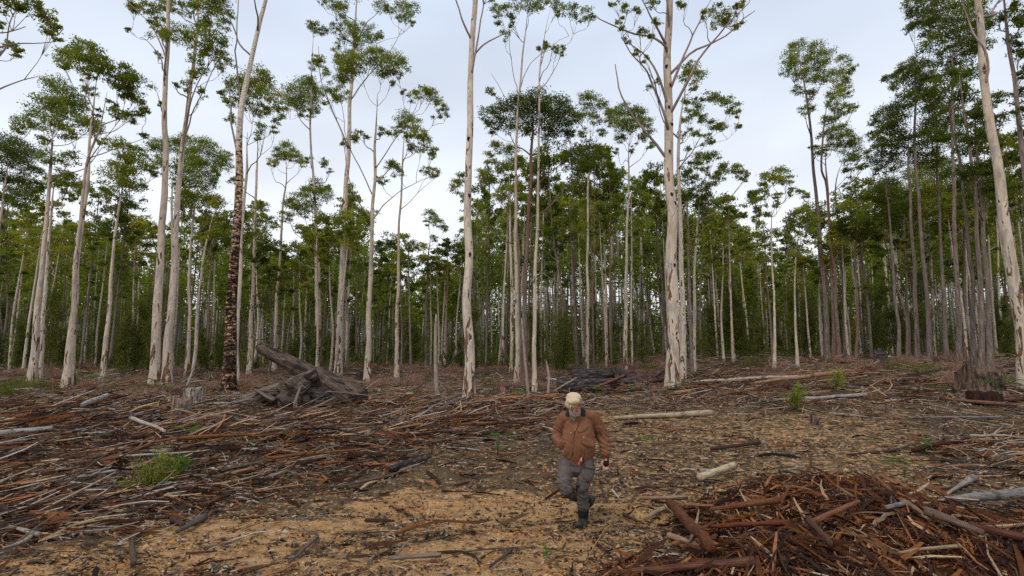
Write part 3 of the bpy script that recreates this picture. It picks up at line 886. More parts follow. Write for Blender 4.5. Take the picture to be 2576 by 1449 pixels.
hero('second stem of the isolated high pair, its crown lower and to the right', 2098, 40, [(2092, 740), (2082, 600), (2070, 470), (2058, 430), (2060, 330), (2068, 250)], (13, 4), 'redbrown',
     [(2123, 152, 13), (2145, 169, 9), (2106, 191, 16), (2123, 217, 13), (2101, 239, 16), (2127, 236, 12), (2106, 278, 11), (2132, 273, 13), (2145, 275, 9), (2135, 190, 10), (2090, 260, 11)], group=G2)
hero('reddish stem with a ragged crown below the isolated high crown', 2111, 39, [(2104, 760), (2090, 600), (2078, 460), (2074, 360)], (11, 4), 'redbrown',
     [(2084, 304, 12), (2106, 330, 16), (2078, 340, 13), (2132, 343, 15), (2153, 360, 15), (2166, 386, 13), (2119, 373, 15), (2140, 404, 15), (2171, 421, 9), (2067, 382, 12), (2095, 360, 14), (2040, 374, 6), (2100, 300, 10)], group=G2)
hero('slender brown stem rightmost of the isolated clump', 2124, 41, [(2118, 740), (2104, 560), (2100, 460), (2118, 400)], (8, 3), 'brown',
     [(2136, 434, 10), (2149, 473, 9), (2170, 475, 7), (2125, 470, 8), (2110, 540, 9), (2145, 530, 9), (2160, 420, 9)], group=G2)
G3 = 'dark trees massed at the right edge of the clearing'
hero('deep red thin stem beside a low dark round crown', 2152, 38, [(2155, 760), (2155, 620), (2162, 560)], (9, 4), 'redbrown',
     [(2130, 560, 15), (2155, 545, 16), (2180, 560, 16), (2140, 590, 14), (2170, 590, 14), (2195, 580, 13), (2120, 580, 9)], group=G3, leaf='leaf_dark')
R_ = [
    (2262, 36, [(2256, 760), (2246, 600), (2236, 470), (2238, 400)], 10, [(2200, 312, 11), (2222, 290, 18), (2250, 282, 20), (2205, 340, 14), (2230, 330, 18), (2262, 320, 20), (2215, 365, 14), (2200, 400, 14), (2240, 372, 18), (2270, 360, 18), (2215, 425, 14), (2250, 415, 17)], 'brown', 'grey-brown tree with the crown furthest left in the dark right-hand mass'),
    (2285, 40, [(2283, 760), (2280, 640), (2278, 540)], 10, [(2180, 500, 15), (2205, 480, 18), (2235, 470, 20), (2170, 530, 12), (2260, 490, 18), (2220, 520, 20), (2250, 540, 20), (2190, 560, 14), (2280, 520, 16)], 'redbrown', 'red-brown stem under the lower leaf shelf of the dark mass'),
    (2308, 34, [(2300, 740), (2288, 560), (2282, 440), (2275, 340)], 13, [(2285, 250, 18), (2310, 240, 20), (2250, 215, 13), (2235, 200, 12), (2262, 190, 12), (2300, 165, 17), (2280, 175, 16), (2330, 175, 18), (2300, 205, 18), (2330, 220, 20), (2350, 250, 18)], 'brown', 'straight brown tree whose left bough holds leaves out into the sky'),
    (2340, 33, [(2334, 740), (2325, 560), (2318, 400), (2322, 200), (2330, 100)], 13, [(2290, 5, 13), (2302, 28, 15), (2285, 72, 11), (2300, 60, 10), (2322, 40, 18), (2335, 70, 18), (2360, 20, 20), (2355, 55, 20), (2380, 80, 20), (2345, 110, 18), (2330, -20, 25), (2375, -20, 25)], 'brown', 'tall brown tree with the topmost leafy bough leaning out over the clearing'),
    (2382, 36, [(2376, 740), (2368, 560), (2362, 400), (2366, 300)], 12, [(2340, 285, 18), (2370, 270, 20), (2400, 290, 20), (2340, 320, 20), (2380, 320, 22), (2320, 350, 18), (2360, 360, 22), (2400, 350, 20), (2310, 390, 18), (2345, 400, 20)], 'brown', 'mid-grey tree in the middle of the dark right-hand mass'),
    (2412, 32, [(2408, 740), (2398, 560), (2392, 380), (2392, 200), (2395, 90)], 14, [(2400, 30, 20), (2420, 60, 20), (2450, 20, 20), (2440, 80, 20), (2470, 50, 20), (2410, 110, 20), (2440, 130, 20), (2380, 140, 18), (2470, 110, 18), (2420, -20, 25), (2400, 170, 18)], 'brown', 'tall straight grey-brown tree with leaves crowding the upper right sky'),
    (2448, 27, [(2440, 760), (2424, 560), (2400, 430), (2378, 330), (2368, 260), (2345, 225)], 13, [(2340, 240, 13), (2375, 215, 16), (2400, 230, 18), (2420, 200, 18), (2360, 190, 14), (2430, 240, 18), (2450, 180, 18), (2400, 190, 16)], 'brown', 'leaning grey tree with a long bough arching left, behind the weathered stump'),
    (2466, 25, [(2462, 760), (2448, 560), (2432, 400), (2415, 280), (2400, 200)], 15, [(2440, 300, 18), (2470, 280, 18), (2450, 340, 20), (2480, 330, 18), (2430, 370, 18), (2470, 380, 20), (2500, 250, 18), (2500, 300, 18)], 'brown', 'thickest grey rough-barked trunk rising over the weathered stump'),
    (2490, 26, [(2484, 740), (2470, 560), (2456, 400), (2450, 250)], 16, [(2470, 430, 18), (2500, 420, 18), (2440, 440, 18), (2480, 470, 20), (2510, 480, 18), (2450, 500, 18), (2500, 360, 18), (2530, 400, 16)], 'brown', 'grey rough trunk immediately right of the thickest one over the stump'),
    (2350, 44, [(2346, 740), (2342, 600), (2340, 500)], 9, [(2300, 440, 18), (2330, 430, 20), (2360, 450, 20), (2310, 480, 20), (2345, 490, 20), (2380, 480, 20), (2300, 520, 18), (2335, 530, 18), (2400, 520, 20)], 'pale', 'paler slender gum lit behind the dark right-hand trunks'),
    (2425, 42, [(2420, 740), (2416, 600), (2415, 500)], 9, [(2410, 440, 20), (2380, 420, 20), (2420, 480, 20), (2440, 540, 20), (2400, 560, 18), (2460, 580, 18), (2370, 570, 18)], 'redbrown', 'thin ruddy stem deep in the right-hand clump'),
    (2592, 22, [(2586, 700), (2578, 500), (2560, 330), (2548, 180), (2528, 0), (2520, -60)], 20, [(2540, 20, 16), (2565, 60, 16), (2560, 130, 16), (2540, 100, 14), (2575, 180, 16), (2560, 280, 12), (2570, 400, 12), (2510, 60, 14), (2540, -40, 24)], 'brown', 'dark leaning trunk at the right edge behind the cream trunk'),
    (2632, 24, [(2615, 700), (2588, 400), (2572, 200), (2575, 0)], 18, [(2570, 240, 16), (2590, 150, 20), (2600, 300, 20), (2570, 340, 13), (2585, 40, 20), (2570, 440, 14)], 'redbrown', 'ruddy trunk cut off by the right edge of the picture'),
]
for (u_, Y_, p_, w_, bl_, bk_, lab_) in R_:
    hero(lab_, u_, Y_, p_, (w_, max(4, w_ * .4)), bk_, bl_, group=G3, leaf='leaf_dark' if bk_ != 'pale' else 'leaf', dens=1.15)
hero('cream trunk spotted with dark flakes at the right edge of the picture', 2581, 20, [(2573, 850), (2561, 700), (2545, 560), (2530, 420), (2511, 260), (2500, 120), (2491, 0), (2486, -80)], (37, 17), 'pale',
     [(2430, -40, 25), (2500, -90, 30), (2560, -60, 26), (2380, -60, 22)], [[(2506, 215), (2487, 139), (2457, 78), (2435, 0), (2425, -40)]], sides=22, flare=.2)
# snags
def snag(lab, u, vb, Y, top, w, mat='upwood', colr=(.42, .34, .28)):
    b = base_at(u, Y); m = Y / 1288.0
    mb = MB()
    p1 = P(top[0], top[1], Y) - b
    pts = spline([np.array([0, 0, -.2]), p1 * .5 + rng.normal(size=3) * .06, p1], 14)
    rad = w * m / 2 * (1.15 - .45 * np.linspace(0, 1, 14)); rad[-1] *= .35; rad[-2] *= .8
    tube(mb, pts, rad, 10, .12)
    o = mb.build('broken_snag', M[mat], None, b); o.color = (*colr, 1)
    tag(o, lab, 'dead trunk', 'broken dead stems')
snag('tall thin broken dead stem left of the big straight cream trunk', 1100, 985, 24.5, (1097, 790), 10)
snag('short splintered grey stem behind the walking man', 1378, 985, 24.5, (1374, 908), 7)
snag('thin leaning dead stem at the foot of the pale cluster, centre', 1330, 985, 25, (1312, 800), 7)
snag('orange upright splinter among brush at left', 130, 1010, 21, (132, 950), 6, colr=(.3, .14, .07))
snag('bent pale sapling stem before the twin trunks', 466, 975, 27, (492, 860), 6, colr=(.5, .46, .4))
# ------------------------------------------------------------------ the forest behind
LAND = [(-200, 60, 'at the far left edge'), (60, 200, 'behind the four white gums at left'), (200, 370, 'left of the cream twin trunks'),
        (370, 470, 'behind the cream twin trunks'), (470, 560, 'between the cream twins and the blackened trunk'), (560, 660, 'behind the blackened trunk'),
        (660, 780, 'above the grey leaning log'), (780, 900, 'right of the grey leaning log'), (900, 1010, 'behind the gum with the domed crown'),
        (1010, 1150, 'under the low gap of the skyline'), (1150, 1230, 'behind the big straight cream trunk'), (1230, 1380, 'behind the dense dark crown'),
        (1380, 1500, 'above the walking man'), (1500, 1660, 'behind the charred logs'), (1660, 1760, 'behind the thickest cream trunk'),
        (1760, 1900, 'just right of the thickest cream trunk'), (1900, 2040, 'below the open sky right of centre'), (2040, 2180, 'behind the isolated high crown'),
        (2180, 2330, 'at the left side of the dark right-hand mass'), (2330, 2480, 'behind the weathered stump'), (2480, 2800, 'at the right edge')]


def where(u):
    for a, b, t in LAND:
        if a <= u < b: return t
    return 'beyond the frame'


SKYLINE = [(-300, 470), (0, 500), (100, 515), (200, 520), (260, 500), (330, 520), (400, 575), (440, 530), (560, 510), (600, 540), (650, 550), (700, 575),
           (750, 600), (800, 545), (860, 490), (900, 510), (930, 570), (1000, 620), (1050, 640), (1090, 640), (1120, 590), (1150, 560), (1200, 500), (1300, 440),
           (1400, 420), (1500, 410), (1600, 420), (1650, 450), (1720, 460), (1800, 490), (1880, 530), (1950, 580), (2050, 570), (2100, 555), (2150, 550), (2200, 500),
           (2300, 450), (2450, 420), (2576, 400), (2900, 400)]
SU, SV = np.array(SKYLINE).T.astype(float)


def forest_tree_mesh(kind):
    """one slender forest tree 22 m tall: trunk with boughs, and a crown"""
    H = 22.0
    lean = rng.normal(size=2) * .5
    p = [(0, 0, -.6), (rng.normal() * .1, rng.normal() * .1, 6), (lean[0] * .6, lean[1] * .6, 13), (lean[0], lean[1], 20.5)]
    T = spline(p, 20)
    rad = np.linspace(.135, .04, 20) * (1 + .3 * np.exp(-np.clip(T[:, 2], 0, None) / .6))
    mb = MB(); tube(mb, T, rad, 8, .05)
    bl = []
    n = int(rng.integers(11, 18))
    cw = rng.uniform(1.7, 3.0)
    z0 = rng.uniform(14.0, 17.0) if kind != 'bushy' else 9.0
    if kind == 'bushy': n += 5
    for i in range(n):
        t = (i + .5) / n
        z = z0 + (H - .7 - z0) * t ** .55
        r = cw * math.sqrt(max(.06, 1 - ((z - z0) / (H - z0)) ** 2.2)) * rng.uniform(.15, 1.15)
        a = rng.uniform(0, 2 * pi)
        bl.append((np.array([lean[0] + r * cos(a), lean[1] + r * sin(a), z]), rng.uniform(.5, 1.0)))
    tw = MB()
    for (q, rr, onT, i) in crown_structure(T, rad, bl, z0 - 4):
        tube(mb, q, rr, 5, .04, cap=False)
        c, br = bl[i]
        for _ in range(3):
            d = norm(rng.normal(size=3)); d[2] = abs(d[2])
            tube(mb, [q[5], (q[5] + c + d * br) / 2, c + d * br * .9], [.014, .01, .005], 3, cap=False)
    lv = MB()
    tb = rng.uniform(.35, .6)
    for c, br in bl:
        blob_leaves(lv, c, (br * 1.1, br * 1.1, br * .9), int(115 * br * br + 40), .34, .12, tb + rng.normal() * .12, .6, .95)
    return mb, lv


FT = []
for i in range(14):
    kind = 'bushy' if i in (3, 8, 12) else 'gum'
    a, b = forest_tree_mesh(kind)
    bark = ['pale', 'pale', 'brown', 'brown', 'pale', 'redbrown', 'pale', 'pale_clean', 'brown', 'pale', 'brown', 'pale', 'brown', 'pale'][i]
    leaf = ['leaf', 'leaf_yellow', 'leaf', 'leaf_dark', 'leaf', 'leaf_dark', 'leaf_yellow', 'leaf', 'leaf_dark', 'leaf', 'leaf', 'leaf_yellow', 'leaf_dark', 'leaf'][i]
    FT.append((a.mesh('trunk', M[bark]), b.mesh('crown', M[leaf], False), bark, leaf, kind))
BARKW = {'pale': 'pale-barked', 'pale_clean': 'silver-stemmed', 'brown': 'grey-brown', 'redbrown': 'ruddy-stemmed'}
placed = []
GF = 'slender trees of the forest behind the clearing'


def forest_spot(i, n):
    for _ in range(60):
        t = rng.random()
        Y = 41 + 75 * t ** 1.25
        u = rng.uniform(-60, 2640)
        if u > 2050 and rng.random() < .3: Y = rng.uniform(36, 60)
        x = (u - 1288) / 1288 * Y
        if all((x - a) ** 2 + (Y - b) ** 2 > 2.0 for a, b in placed):
            placed.append((x, Y)); return u, x, Y
    return u, x, Y


NFT = 236
for i in range(NFT):
    u, x, Y = forest_spot(i, NFT)
    z = float(HT(x, Y))
    top_v = np.interp(u, SU, SV) + abs(rng.normal()) * 60 + rng.uniform(-6, 30)
    if i < 75:            # the taller second tier, standing out of the canopy near its front edge
        u = -40 + 2680 * (i + rng.uniform(.1, .9)) / 75; Y = rng.uniform(38, 62); x = (u - 1288) / 1288 * Y
        top_v = np.interp(u, SU, SV) - rng.uniform(-45, 75)
    ztop = P(u, top_v, Y)[2]
    h = min(max(ztop - z, 9.5), 29)
    k = int(rng.integers(len(FT)))
    tm, cm, bark, leaf, kind = FT[k]
    s = h / 22.0
    o = empty('forest_tree', (x, Y, z), '', 'tree', GF)
    sx = s * .35 + .62
    o.scale = (sx, sx, s); o.rotation_euler = (0, 0, rng.uniform(0, 6.28))
    far = 'near' if Y < 58 else ('deeper' if Y < 85 else 'far')
    crn = 'bushy dark crown' if kind == 'bushy' else {'leaf': 'loose green crown', 'leaf_dark': 'dark green crown', 'leaf_yellow': 'yellow-green crown'}[leaf]
    o['label'] = f"{far} {BARKW[bark]} tree, {crn}, {where(u)}"
    for me, nm in ((tm, 'trunk'), (cm, 'crown')):
        c = bpy.data.objects.new(nm, me); COL.objects.link(c); c.parent = o


# understorey: she-oaks and tall scrub that fill the forest below the crowns
def understorey_mesh(h, wide):
    st = MB(); lv = MB()
    n = int(rng.integers(3, 6))
    for i in range(n):
        a = rng.uniform(0, 6.28); r = wide * rng.uniform(.1, .5)
        top = np.array([r * cos(a), r * sin(a), h * rng.uniform(.7, 1.0)])
        p = spline([(rng.normal() * .12, rng.normal() * .12, -.3), top * [.35, .35, .45] + rng.normal(size=3) * .1, top], 9)
        tube(st, p, np.linspace(.05, .008, 9), 4, cap=False)
        m = int(rng.integers(14, 22))
        for q in range(m):
            s0 = p[rng.integers(2, 9)]
            d = norm(rng.normal(size=3) + [0, 0, .35]); L = wide * rng.uniform(.25, .6)
            e_ = s0 + d * L
            tube(st, [s0, e_], [.012, .003], 3, cap=False)
            k = int(rng.integers(50, 90))
            t = rng.random((k, 1)) ** .6
            leaves(lv, s0 * (1 - t) + e_ * t + rng.normal(size=(k, 3)) * .16 * wide / 2, .34, .035, .1, np.clip(rng.normal(.45, .2, k), 0, 1), 0)
    return st, lv


UM = []
for i in range(7):
    a, b = understorey_mesh(rng.uniform(5, 8), rng.uniform(1.8, 2.8))
    UM.append((a.mesh('stem', M['brown']), b.mesh('foliage', M['needle'], False)))
GU = 'feathery she-oaks filling the forest under the gums'
NU = 200
for i in range(NU):
    u = rng.uniform(-80, 2660)
    dense = np.interp(u, [0, 330, 420, 1130, 1220, 1500, 1660, 1750, 2576], [1, 1, .65, .65, .9, 1, .8, .8, 1])
    if rng.random() > dense: u = rng.choice([rng.uniform(-80, 380), rng.uniform(1200, 1680), rng.uniform(1750, 2660)])
    Y = 41 + 55 * rng.random() ** 1.3
    x = (u - 1288) / 1288 * Y
    o = empty('understorey_tree', (x, Y, float(HT(x, Y)) - .1), '', 'she-oak', GU)
    s = rng.uniform(.3, .95) * (1.1 if (u < 400 or u > 1300) else .8)
    o.scale = (s, s, s * rng.uniform(.9, 1.3)); o.rotation_euler = (0, 0, rng.uniform(0, 6.28))
    o['label'] = f"{'tall' if s > .85 else ('middling' if s > .6 else 'low')} olive she-oak {'in front' if Y < 52 else 'deeper in'}, {where(u)}"
    a, b = UM[int(rng.integers(len(UM)))]
    for me, nm in ((a, 'stem'), (b, 'foliage')):
        c = bpy.data.objects.new(nm, me); COL.objects.link(c); c.parent = o


# the far forest, read as one mass
def far_forest():
    mb = MB(); lv = MB(); us = MB()
    N = 1300
    for i in range(N):
        Y = rng.uniform(72, 185) if i > 500 else rng.uniform(60, 115)
        u = rng.uniform(-160, 2740)
        x = (u - 1288) / 1288 * Y
        tv = np.interp(u, SU, SV) + rng.uniform(45, 190)
        h = min(max(P(u, tv, Y)[2], 10), 34)
        z0 = float(HT(x, Y))
        l = rng.normal(size=2) * .4
        T = spline([(x, Y, z0 - .5), (x + l[0], Y + l[1], h * .5), (x + l[0] * 1.6, Y + l[1], h - 1)], 5)
        tube(mb, T, np.linspace(rng.uniform(.08, .18), .045, 5), 5, cap=False, tint=rng.random())
        nb = 7
        for q in range(nb):
            t = rng.random()
            zz = h * ((.34 if Y > 115 else .55) + (.64 if Y > 115 else .43) * t); r = 2.4 * (1.1 - .8 * t) * rng.uniform(.2, 1)
            a = rng.uniform(0, 6.28)
            k = 27
            c = np.array([x + r * cos(a), Y + r * sin(a), zz])
            leaves(lv, c + rng.normal(size=(k, 3)) * [.66, .66, .5], .62, .27, .4, np.clip(rng.normal(.4 + .1 * rng.normal(), .16, k), 0, 1))
    # scrub beneath
    n = 150000
    Y = np.where(rng.random(n) < .45, rng.uniform(75, 190, n), rng.uniform(125, 190, n)); u = rng.uniform(-160, 2740, n); x = (u - 1288) / 1288 * Y
    mid = ss(330, 430, u) * (1 - ss(1170, 1260, u))
    ok = (Y > 125) | (rng.random(n) > .6 * mid + .2)
    Y, u, x, mid = Y[ok], u[ok], x[ok], mid[ok]; n = len(Y)
    cz = vnoise(x / 3.5, Y / 3.5, 91)
    z = rng.random(n) ** 1.3 * (9.5 + 9 * cz + (Y - 75) * .05) * np.where(Y < 125, .8 - .5 * mid, 1)
    leaves(us, np.stack([x, Y, z], 1), .75 + (Y - 75) * .006, .28 + (Y - 75) * .002, .1, np.clip(rng.normal(.35, .2, n), 0, 1))
    n = 60000      # low saplings and bracken under the nearer trunks
    Y = rng.uniform(52, 125, n); u = rng.uniform(-160, 2740, n); x = (u - 1288) / 1288 * Y
    cz = vnoise(x / 2.6, Y / 2.6, 191)
    z = HT(x, Y) + rng.random(n) ** 1.2 * np.clip(2.4 + 8 * cz, .2, 6)
    leaves(us, np.stack([x, Y, z], 1), .5, .15, .1, np.clip(rng.normal(.45, .2, n), 0, 1))
    t = NT('far_trunks', .9, .1)
    t.color(t.ramp(t.attr(), [(0, (.42, .36, .30)), (.35, (.28, .225, .185)), (.62, (.54, .46, .38)), (.82, (.14, .10, .08))], 'CONSTANT'))
    root = bpy.data.objects.new('distant_forest', None); COL.objects.link(root)
    tag(root, 'distant mass of forest filling the gaps between the nearer trunks', 'forest', kind='stuff')
    a = mb.build('trunks', t.m, root); b = lv.build('crowns', M['leaf'], root, smooth=False); c = us.build('scrub', M['needle'], root, smooth=False)
    for q in (a, b, c): q['kind'] = 'stuff'


far_forest()


# ------------------------------------------------------------------ litter nobody could count
def zones(x, y):
    """litter density and kind at a place: sticks, red bark, leaves"""
    z = HT(x, y)
    u, v = uv_of(x, y, z)
    s, md = sand_zone(x, y)
    deb = np.clip(1 - 1.35 * s, 0, 1)
    left = ss(60, -40, v - (1395 - .24 * u)) * ss(1500, 1000, u - (v - 1010) * -1.2) * ss(1000, 1040, v)
    band = ss(995, 1020, v) * ss(1115, 1080, v) * ss(1560, 1400, u)
    rband = ss(925, 945, v) * ss(1025, 1010, v) * ss(1640, 1720, u)
    redge = ss(2250, 2400, u) * ss(1085, 1110, v) * ss(1215, 1180, v)
    heavy = np.maximum.reduce([left, band, rband, redge])
    return u, v, s, md, deb, heavy


def sample(n, rmin, rmax, power=1.0, az=54):
    r = (rmin ** (1 - power) + rng.random(n) * (rmax ** (1 - power) - rmin ** (1 - power))) ** (1 / (1 - power)) if power != 1 else rmin * (rmax / rmin) ** rng.random(n)
    a = np.radians(rng.uniform(-az, az, n))
    return r * np.sin(a), r * np.cos(a)


def stick_batch(x, y, L, r, heading, lift, tilt, tint, flatten=1.0, bend=.12):
    n = len(x)
    t = np.linspace(-.5, .5, 4)
    dirx, diry = np.cos(heading), np.sin(heading)
    px = x[:, None] + dirx[:, None] * L[:, None] * t; py = y[:, None] + diry[:, None] * L[:, None] * t
    b = rng.normal(size=(n, 1)) * bend * L[:, None] * (1 - 4 * t ** 2); px = px - diry[:, None] * b; py = py + dirx[:, None] * b
    zc = np.stack([HT(px[:, i], py[:, i]) for i in range(4)], 1)
    z0 = zc[:, :1] + (zc[:, -1:] - zc[:, :1]) * (t + .5) * .6 + (zc.max(1, keepdims=True) - zc[:, :1]) * .4
    pz = z0 + lift[:, None] + (t + .5) * (tilt * L)[:, None] + rng.normal(size=(n, 4)) * .008
    C = np.stack([px, py, pz], -1)
    T = norm(np.gradient(C, axis=1))
    N1 = norm(np.stack([-T[..., 1], T[..., 0], 0 * T[..., 0]], -1)); N2 = np.cross(T, N1)
    roll = rng.uniform(0, 2 * pi, (n, 1, 1)); cr_, sr = np.cos(roll * .5), np.sin(roll * .5)
    A = N1 * cr_ + N2 * sr; B = -N1 * sr + N2 * cr_
    rr = r[:, None] * np.array([.75, 1, .9, .45])
    V = []
    for a in (0, 2 * pi / 3, 4 * pi / 3):
        V.append(C + rr[..., None] * (cos(a) * A + flatten * sin(a) * B))
    V = np.stack(V, 2).reshape(-1, 3)      # n,4,3
    base = np.arange(n)[:, None] * 12
    F = []
    for i in range(3):
        for j in range(3):
            k = (j + 1) % 3
            F.append(base + np.array([[i * 3 + j, i * 3 + k, i * 3 + 3 + k, i * 3 + 3 + j]]))
    F = np.concatenate(F)
    F3 = np.concatenate([base + np.array([[2, 1, 0]]), base + np.array([[9, 10, 11]])])
    return V, [F, F3], np.repeat(tint, 12)


def keep(mask, *arrs): return [a[mask] for a in arrs]


def litter():
    # sticks and torn strips, mostly lying across the view
    x, y = sample(120000, 4.6, 44, 1.0)
    u, v, s, md, deb, heavy = zones(x, y)
    cl_ = ss(-.25, .25, fbm(x / 1.3, y / .8, 83, 3))
    p = (.02 + .075 * deb + .44 * heavy) * (.2 + 1.0 * cl_)
    p = np.where(md > .12, .10, p)
    x, y, heavy = keep(rng.random(len(x)) < p, x, y, heavy)
    n = len(x); r = np.hypot(x, y)
    h = rng.normal(0, .45, n) + 1.6 * vnoise(x / 1.6, y / 1.2, 87) + np.where(rng.random(n) < .6, rng.uniform(-1.5, 1.5, n), 0) + .08
    L = np.minimum(rng.lognormal(-1.6, .62, n) * (1 + r / 26) * (1 + .8 * heavy), .55 + r * .028)
    rad = np.clip(L * rng.uniform(.010, .030, n), .0035 + r * .0003, .036)
    lift = rng.random(n) ** 2 * .16 * heavy + .01
    mb = MB()
    mb.add(*stick_batch(x, y, L, rad, h, lift, rng.normal(size=n) * .09 * (1 + 1.0 * heavy), rng.random(n), .6, .2))
    o = mb.build('stick_litter', M['wood_stuff'], smooth=False); tag(o, 'litter of broken sticks and twigs strewn over the cleared ground', 'stick litter', kind='stuff')
    # bark shreds: wide flat
    x, y = sample(42000, 4.6, 36, 1.0)
    u, v, s, md, deb, heavy = zones(x, y)
    x, y, heavy = keep(rng.random(len(x)) < np.where(md > .12, .2, .02 + .12 * deb + .7 * heavy * (.3 + .9 * ss(-.25, .25, fbm(x / 1.3, y / .8, 83, 3)))), x, y, heavy)
    n = len(x); r = np.hypot(x, y)
    L = np.minimum(rng.lognormal(-1.95, .55, n) * (1 + r / 22), .8); rad = L * rng.uniform(.035, .10, n)
    mb = MB()
    mb.add(*stick_batch(x, y, L, rad, rng.normal(.1, .9, n), rng.random(n) ** 2 * .14 * heavy + .012, rng.normal(size=n) * .12, rng.random(n), .22, .06))
    o = mb.build('bark_litter', M['red_stuff'], smooth=False); tag(o, 'shreds of red-brown bark scattered through the felled debris', 'bark litter', kind='stuff')
    # the heap itself
    x, y = sample(130000, 4.2, 9.5, 1.0)
    m = mound(x, y)
    x, y, m = keep((m > .06) & (rng.random(len(x)) < .55), x, y, m)
    n = len(x)
    L = np.minimum(rng.lognormal(-2.2, .65, n), .55); rad = L * rng.uniform(.025, .09, n)
    mb = MB()
    mb.add(*stick_batch(x, y, L, rad, rng.uniform(0, pi, n), rng.random(n) ** 1.5 * .07, rng.normal(size=n) * .22, rng.random(n), .3, .08))
    o = mb.build('bark_mulch', M['red_stuff'], smooth=False); tag(o, 'heap of shredded red-brown bark mulch in the right foreground', 'bark mulch', kind='stuff')
    # fallen leaves and pale chips
    x, y = sample(76000, 4.4, 34, 1.0)
    u, v, s, md, deb, heavy = zones(x, y)
    p = .10 + .45 * deb + .1 * heavy; p = np.where(md > .1, .12, p)
    x, y = keep(rng.random(len(x)) < p, x, y)
    n = len(x); r = np.hypot(x, y)
    C = np.stack([x, y, HT(x, y) + .012 + rng.random(n) * .02], 1)
    d = norm(np.stack([rng.normal(size=n), rng.normal(size=n), rng.normal(size=n) * .22], 1))
    sd = norm(np.cross(d, np.stack([rng.normal(size=n) * .35, rng.normal(size=n) * .35, np.ones(n)], 1)))
    L = (rng.uniform(.03, .085, n) * (.8 + r / 16))[:, None]; W = L * rng.uniform(.2, .5, (n, 1))
    up = np.cross(sd, d) * W * .35
    V = np.stack([C - d * L * .5, C + sd * W * .5 + up, C + d * L * .5 + up, C - sd * W * .5 + up], 1).reshape(-1, 3)
    i = np.arange(n)[:, None] * 4
    F = np.concatenate([i + [[0, 1, 2]], i + [[0, 2, 3]]])
    mb = MB(); mb.add(V, [F], np.repeat(rng.random(n), 4))
    t = NT('fallen_leaf', .7, .25)
    t.color(t.ramp(t.attr(), [(0, (.13, .085, .055)), (.25, (.24, .17, .125)), (.42, (.34, .25, .19)), (.52, (.075, .05, .035)), (.72, (.28, .15, .08)), (.84, (.34, .28, .225)), (.93, (.12, .05, .03))], 'CONSTANT'))
    o = mb.build('leaf_litter', t.m, smooth=False); tag(o, 'fallen gum leaves and pale chips scattered over the bare ground', 'leaf litter', kind='stuff')
    # dark crumbs of bark and humus on the sand
    x, y = sample(90000, 4.4, 22, 1.1)
    u, v, s, md, deb, heavy = zones(x, y)
    clump = ss(-.2, .25, fbm(x / .9, y / .45, 161, 4))
    x, y = keep((rng.random(len(x)) < (.06 + .68 * clump) * (1 - .6 * heavy)) & (md < .35), x, y)
    n = len(x); r = np.hypot(x, y)
    C = np.stack([x, y, HT(x, y) + .006 + rng.random(n) * .012], 1)
    d = norm(np.stack([rng.normal(size=n) * 1.6, rng.normal(size=n), rng.normal(size=n) * .3], 1))
    sd = norm(np.cross(d, np.stack([rng.normal(size=n) * .5, rng.normal(size=n) * .5, np.ones(n)], 1)))
    L = (rng.lognormal(-3.3, .5, n) * (.8 + r / 14))[:, None]; W = L * rng.uniform(.12, .45, (n, 1))
    V = np.stack([C - d * L * .5, C + sd * W * .5, C + d * L * .5, C - sd * W * .5], 1).reshape(-1, 3)
    i = np.arange(n)[:, None] * 4
    F = np.concatenate([i + [[0, 1, 2]], i + [[0, 2, 3]]])
    mb = MB(); mb.add(V, [F], np.repeat(rng.random(n), 4))
    t = NT('bark_crumb', .9, .1)
    t.color(t.ramp(t.attr(), [(0, (.035, .024, .016)), (.4, (.065, .043, .028)), (.65, (.022, .016, .012)), (.8, (.12, .075, .045)), (.93, (.22, .16, .11))], 'CONSTANT'))
    o = mb.build('bark_crumbs', t.m, smooth=False); tag(o, 'dark crumbs of bark and humus trodden into the sandy track', 'bark crumbs', kind='stuff')
    # gravel
    x, y = sample(60000, 4.4, 20, 1.25)
    u, v, s, md, deb, heavy = zones(x, y)
    clump = ss(-.12, .22, fbm(x / .7, y / .4, 61, 3))
    x, y = keep((rng.random(len(x)) < (.12 + .9 * s) * (.15 + .85 * clump)) & (md < .3), x, y)
    n = len(x); r = np.hypot(x, y)
    q = np.array([[1, 0, 0], [-1, 0, 0], [0, 1, 0], [0, -1, 0], [0, 0, 1], [0, 0, -1]], float)
    sz = (rng.lognormal(-4.75, .45, n) * (1 + r / 14))[:, None, None]
    V = q[None] * sz * rng.uniform(.6, 1.3, (n, 6, 1)) * [1, 1, .7] + np.stack([x, y, HT(x, y) + .003], 1)[:, None]
    a = rng.uniform(0, 6.28, n)
    i = np.arange(n)[:, None] * 6
    F = np.concatenate([i + np.array([f]) for f in ((0, 2, 4), (2, 1, 4), (1, 3, 4), (3, 0, 4), (2, 0, 5), (0, 3, 5), (3, 1, 5), (1, 2, 5))])
    mb = MB(); mb.add(V.reshape(-1, 3), [F], np.repeat(rng.random(n), 6))
    t = NT('gravel_stone', .8, .25)
    t.color(t.ramp(t.attr(), [(0, (.44, .20, .05)), (.35, (.30, .165, .06)), (.6, (.13, .08, .04)), (.78, (.52, .32, .12)), (.9, (.42, .37, .30)), (.96, (.07, .05, .035))], 'CONSTANT'))
    o = mb.build('gravel', t.m, smooth=False); tag(o, 'ochre ironstone gravel sprinkled over the sandy track', 'gravel', kind='stuff')


litter()

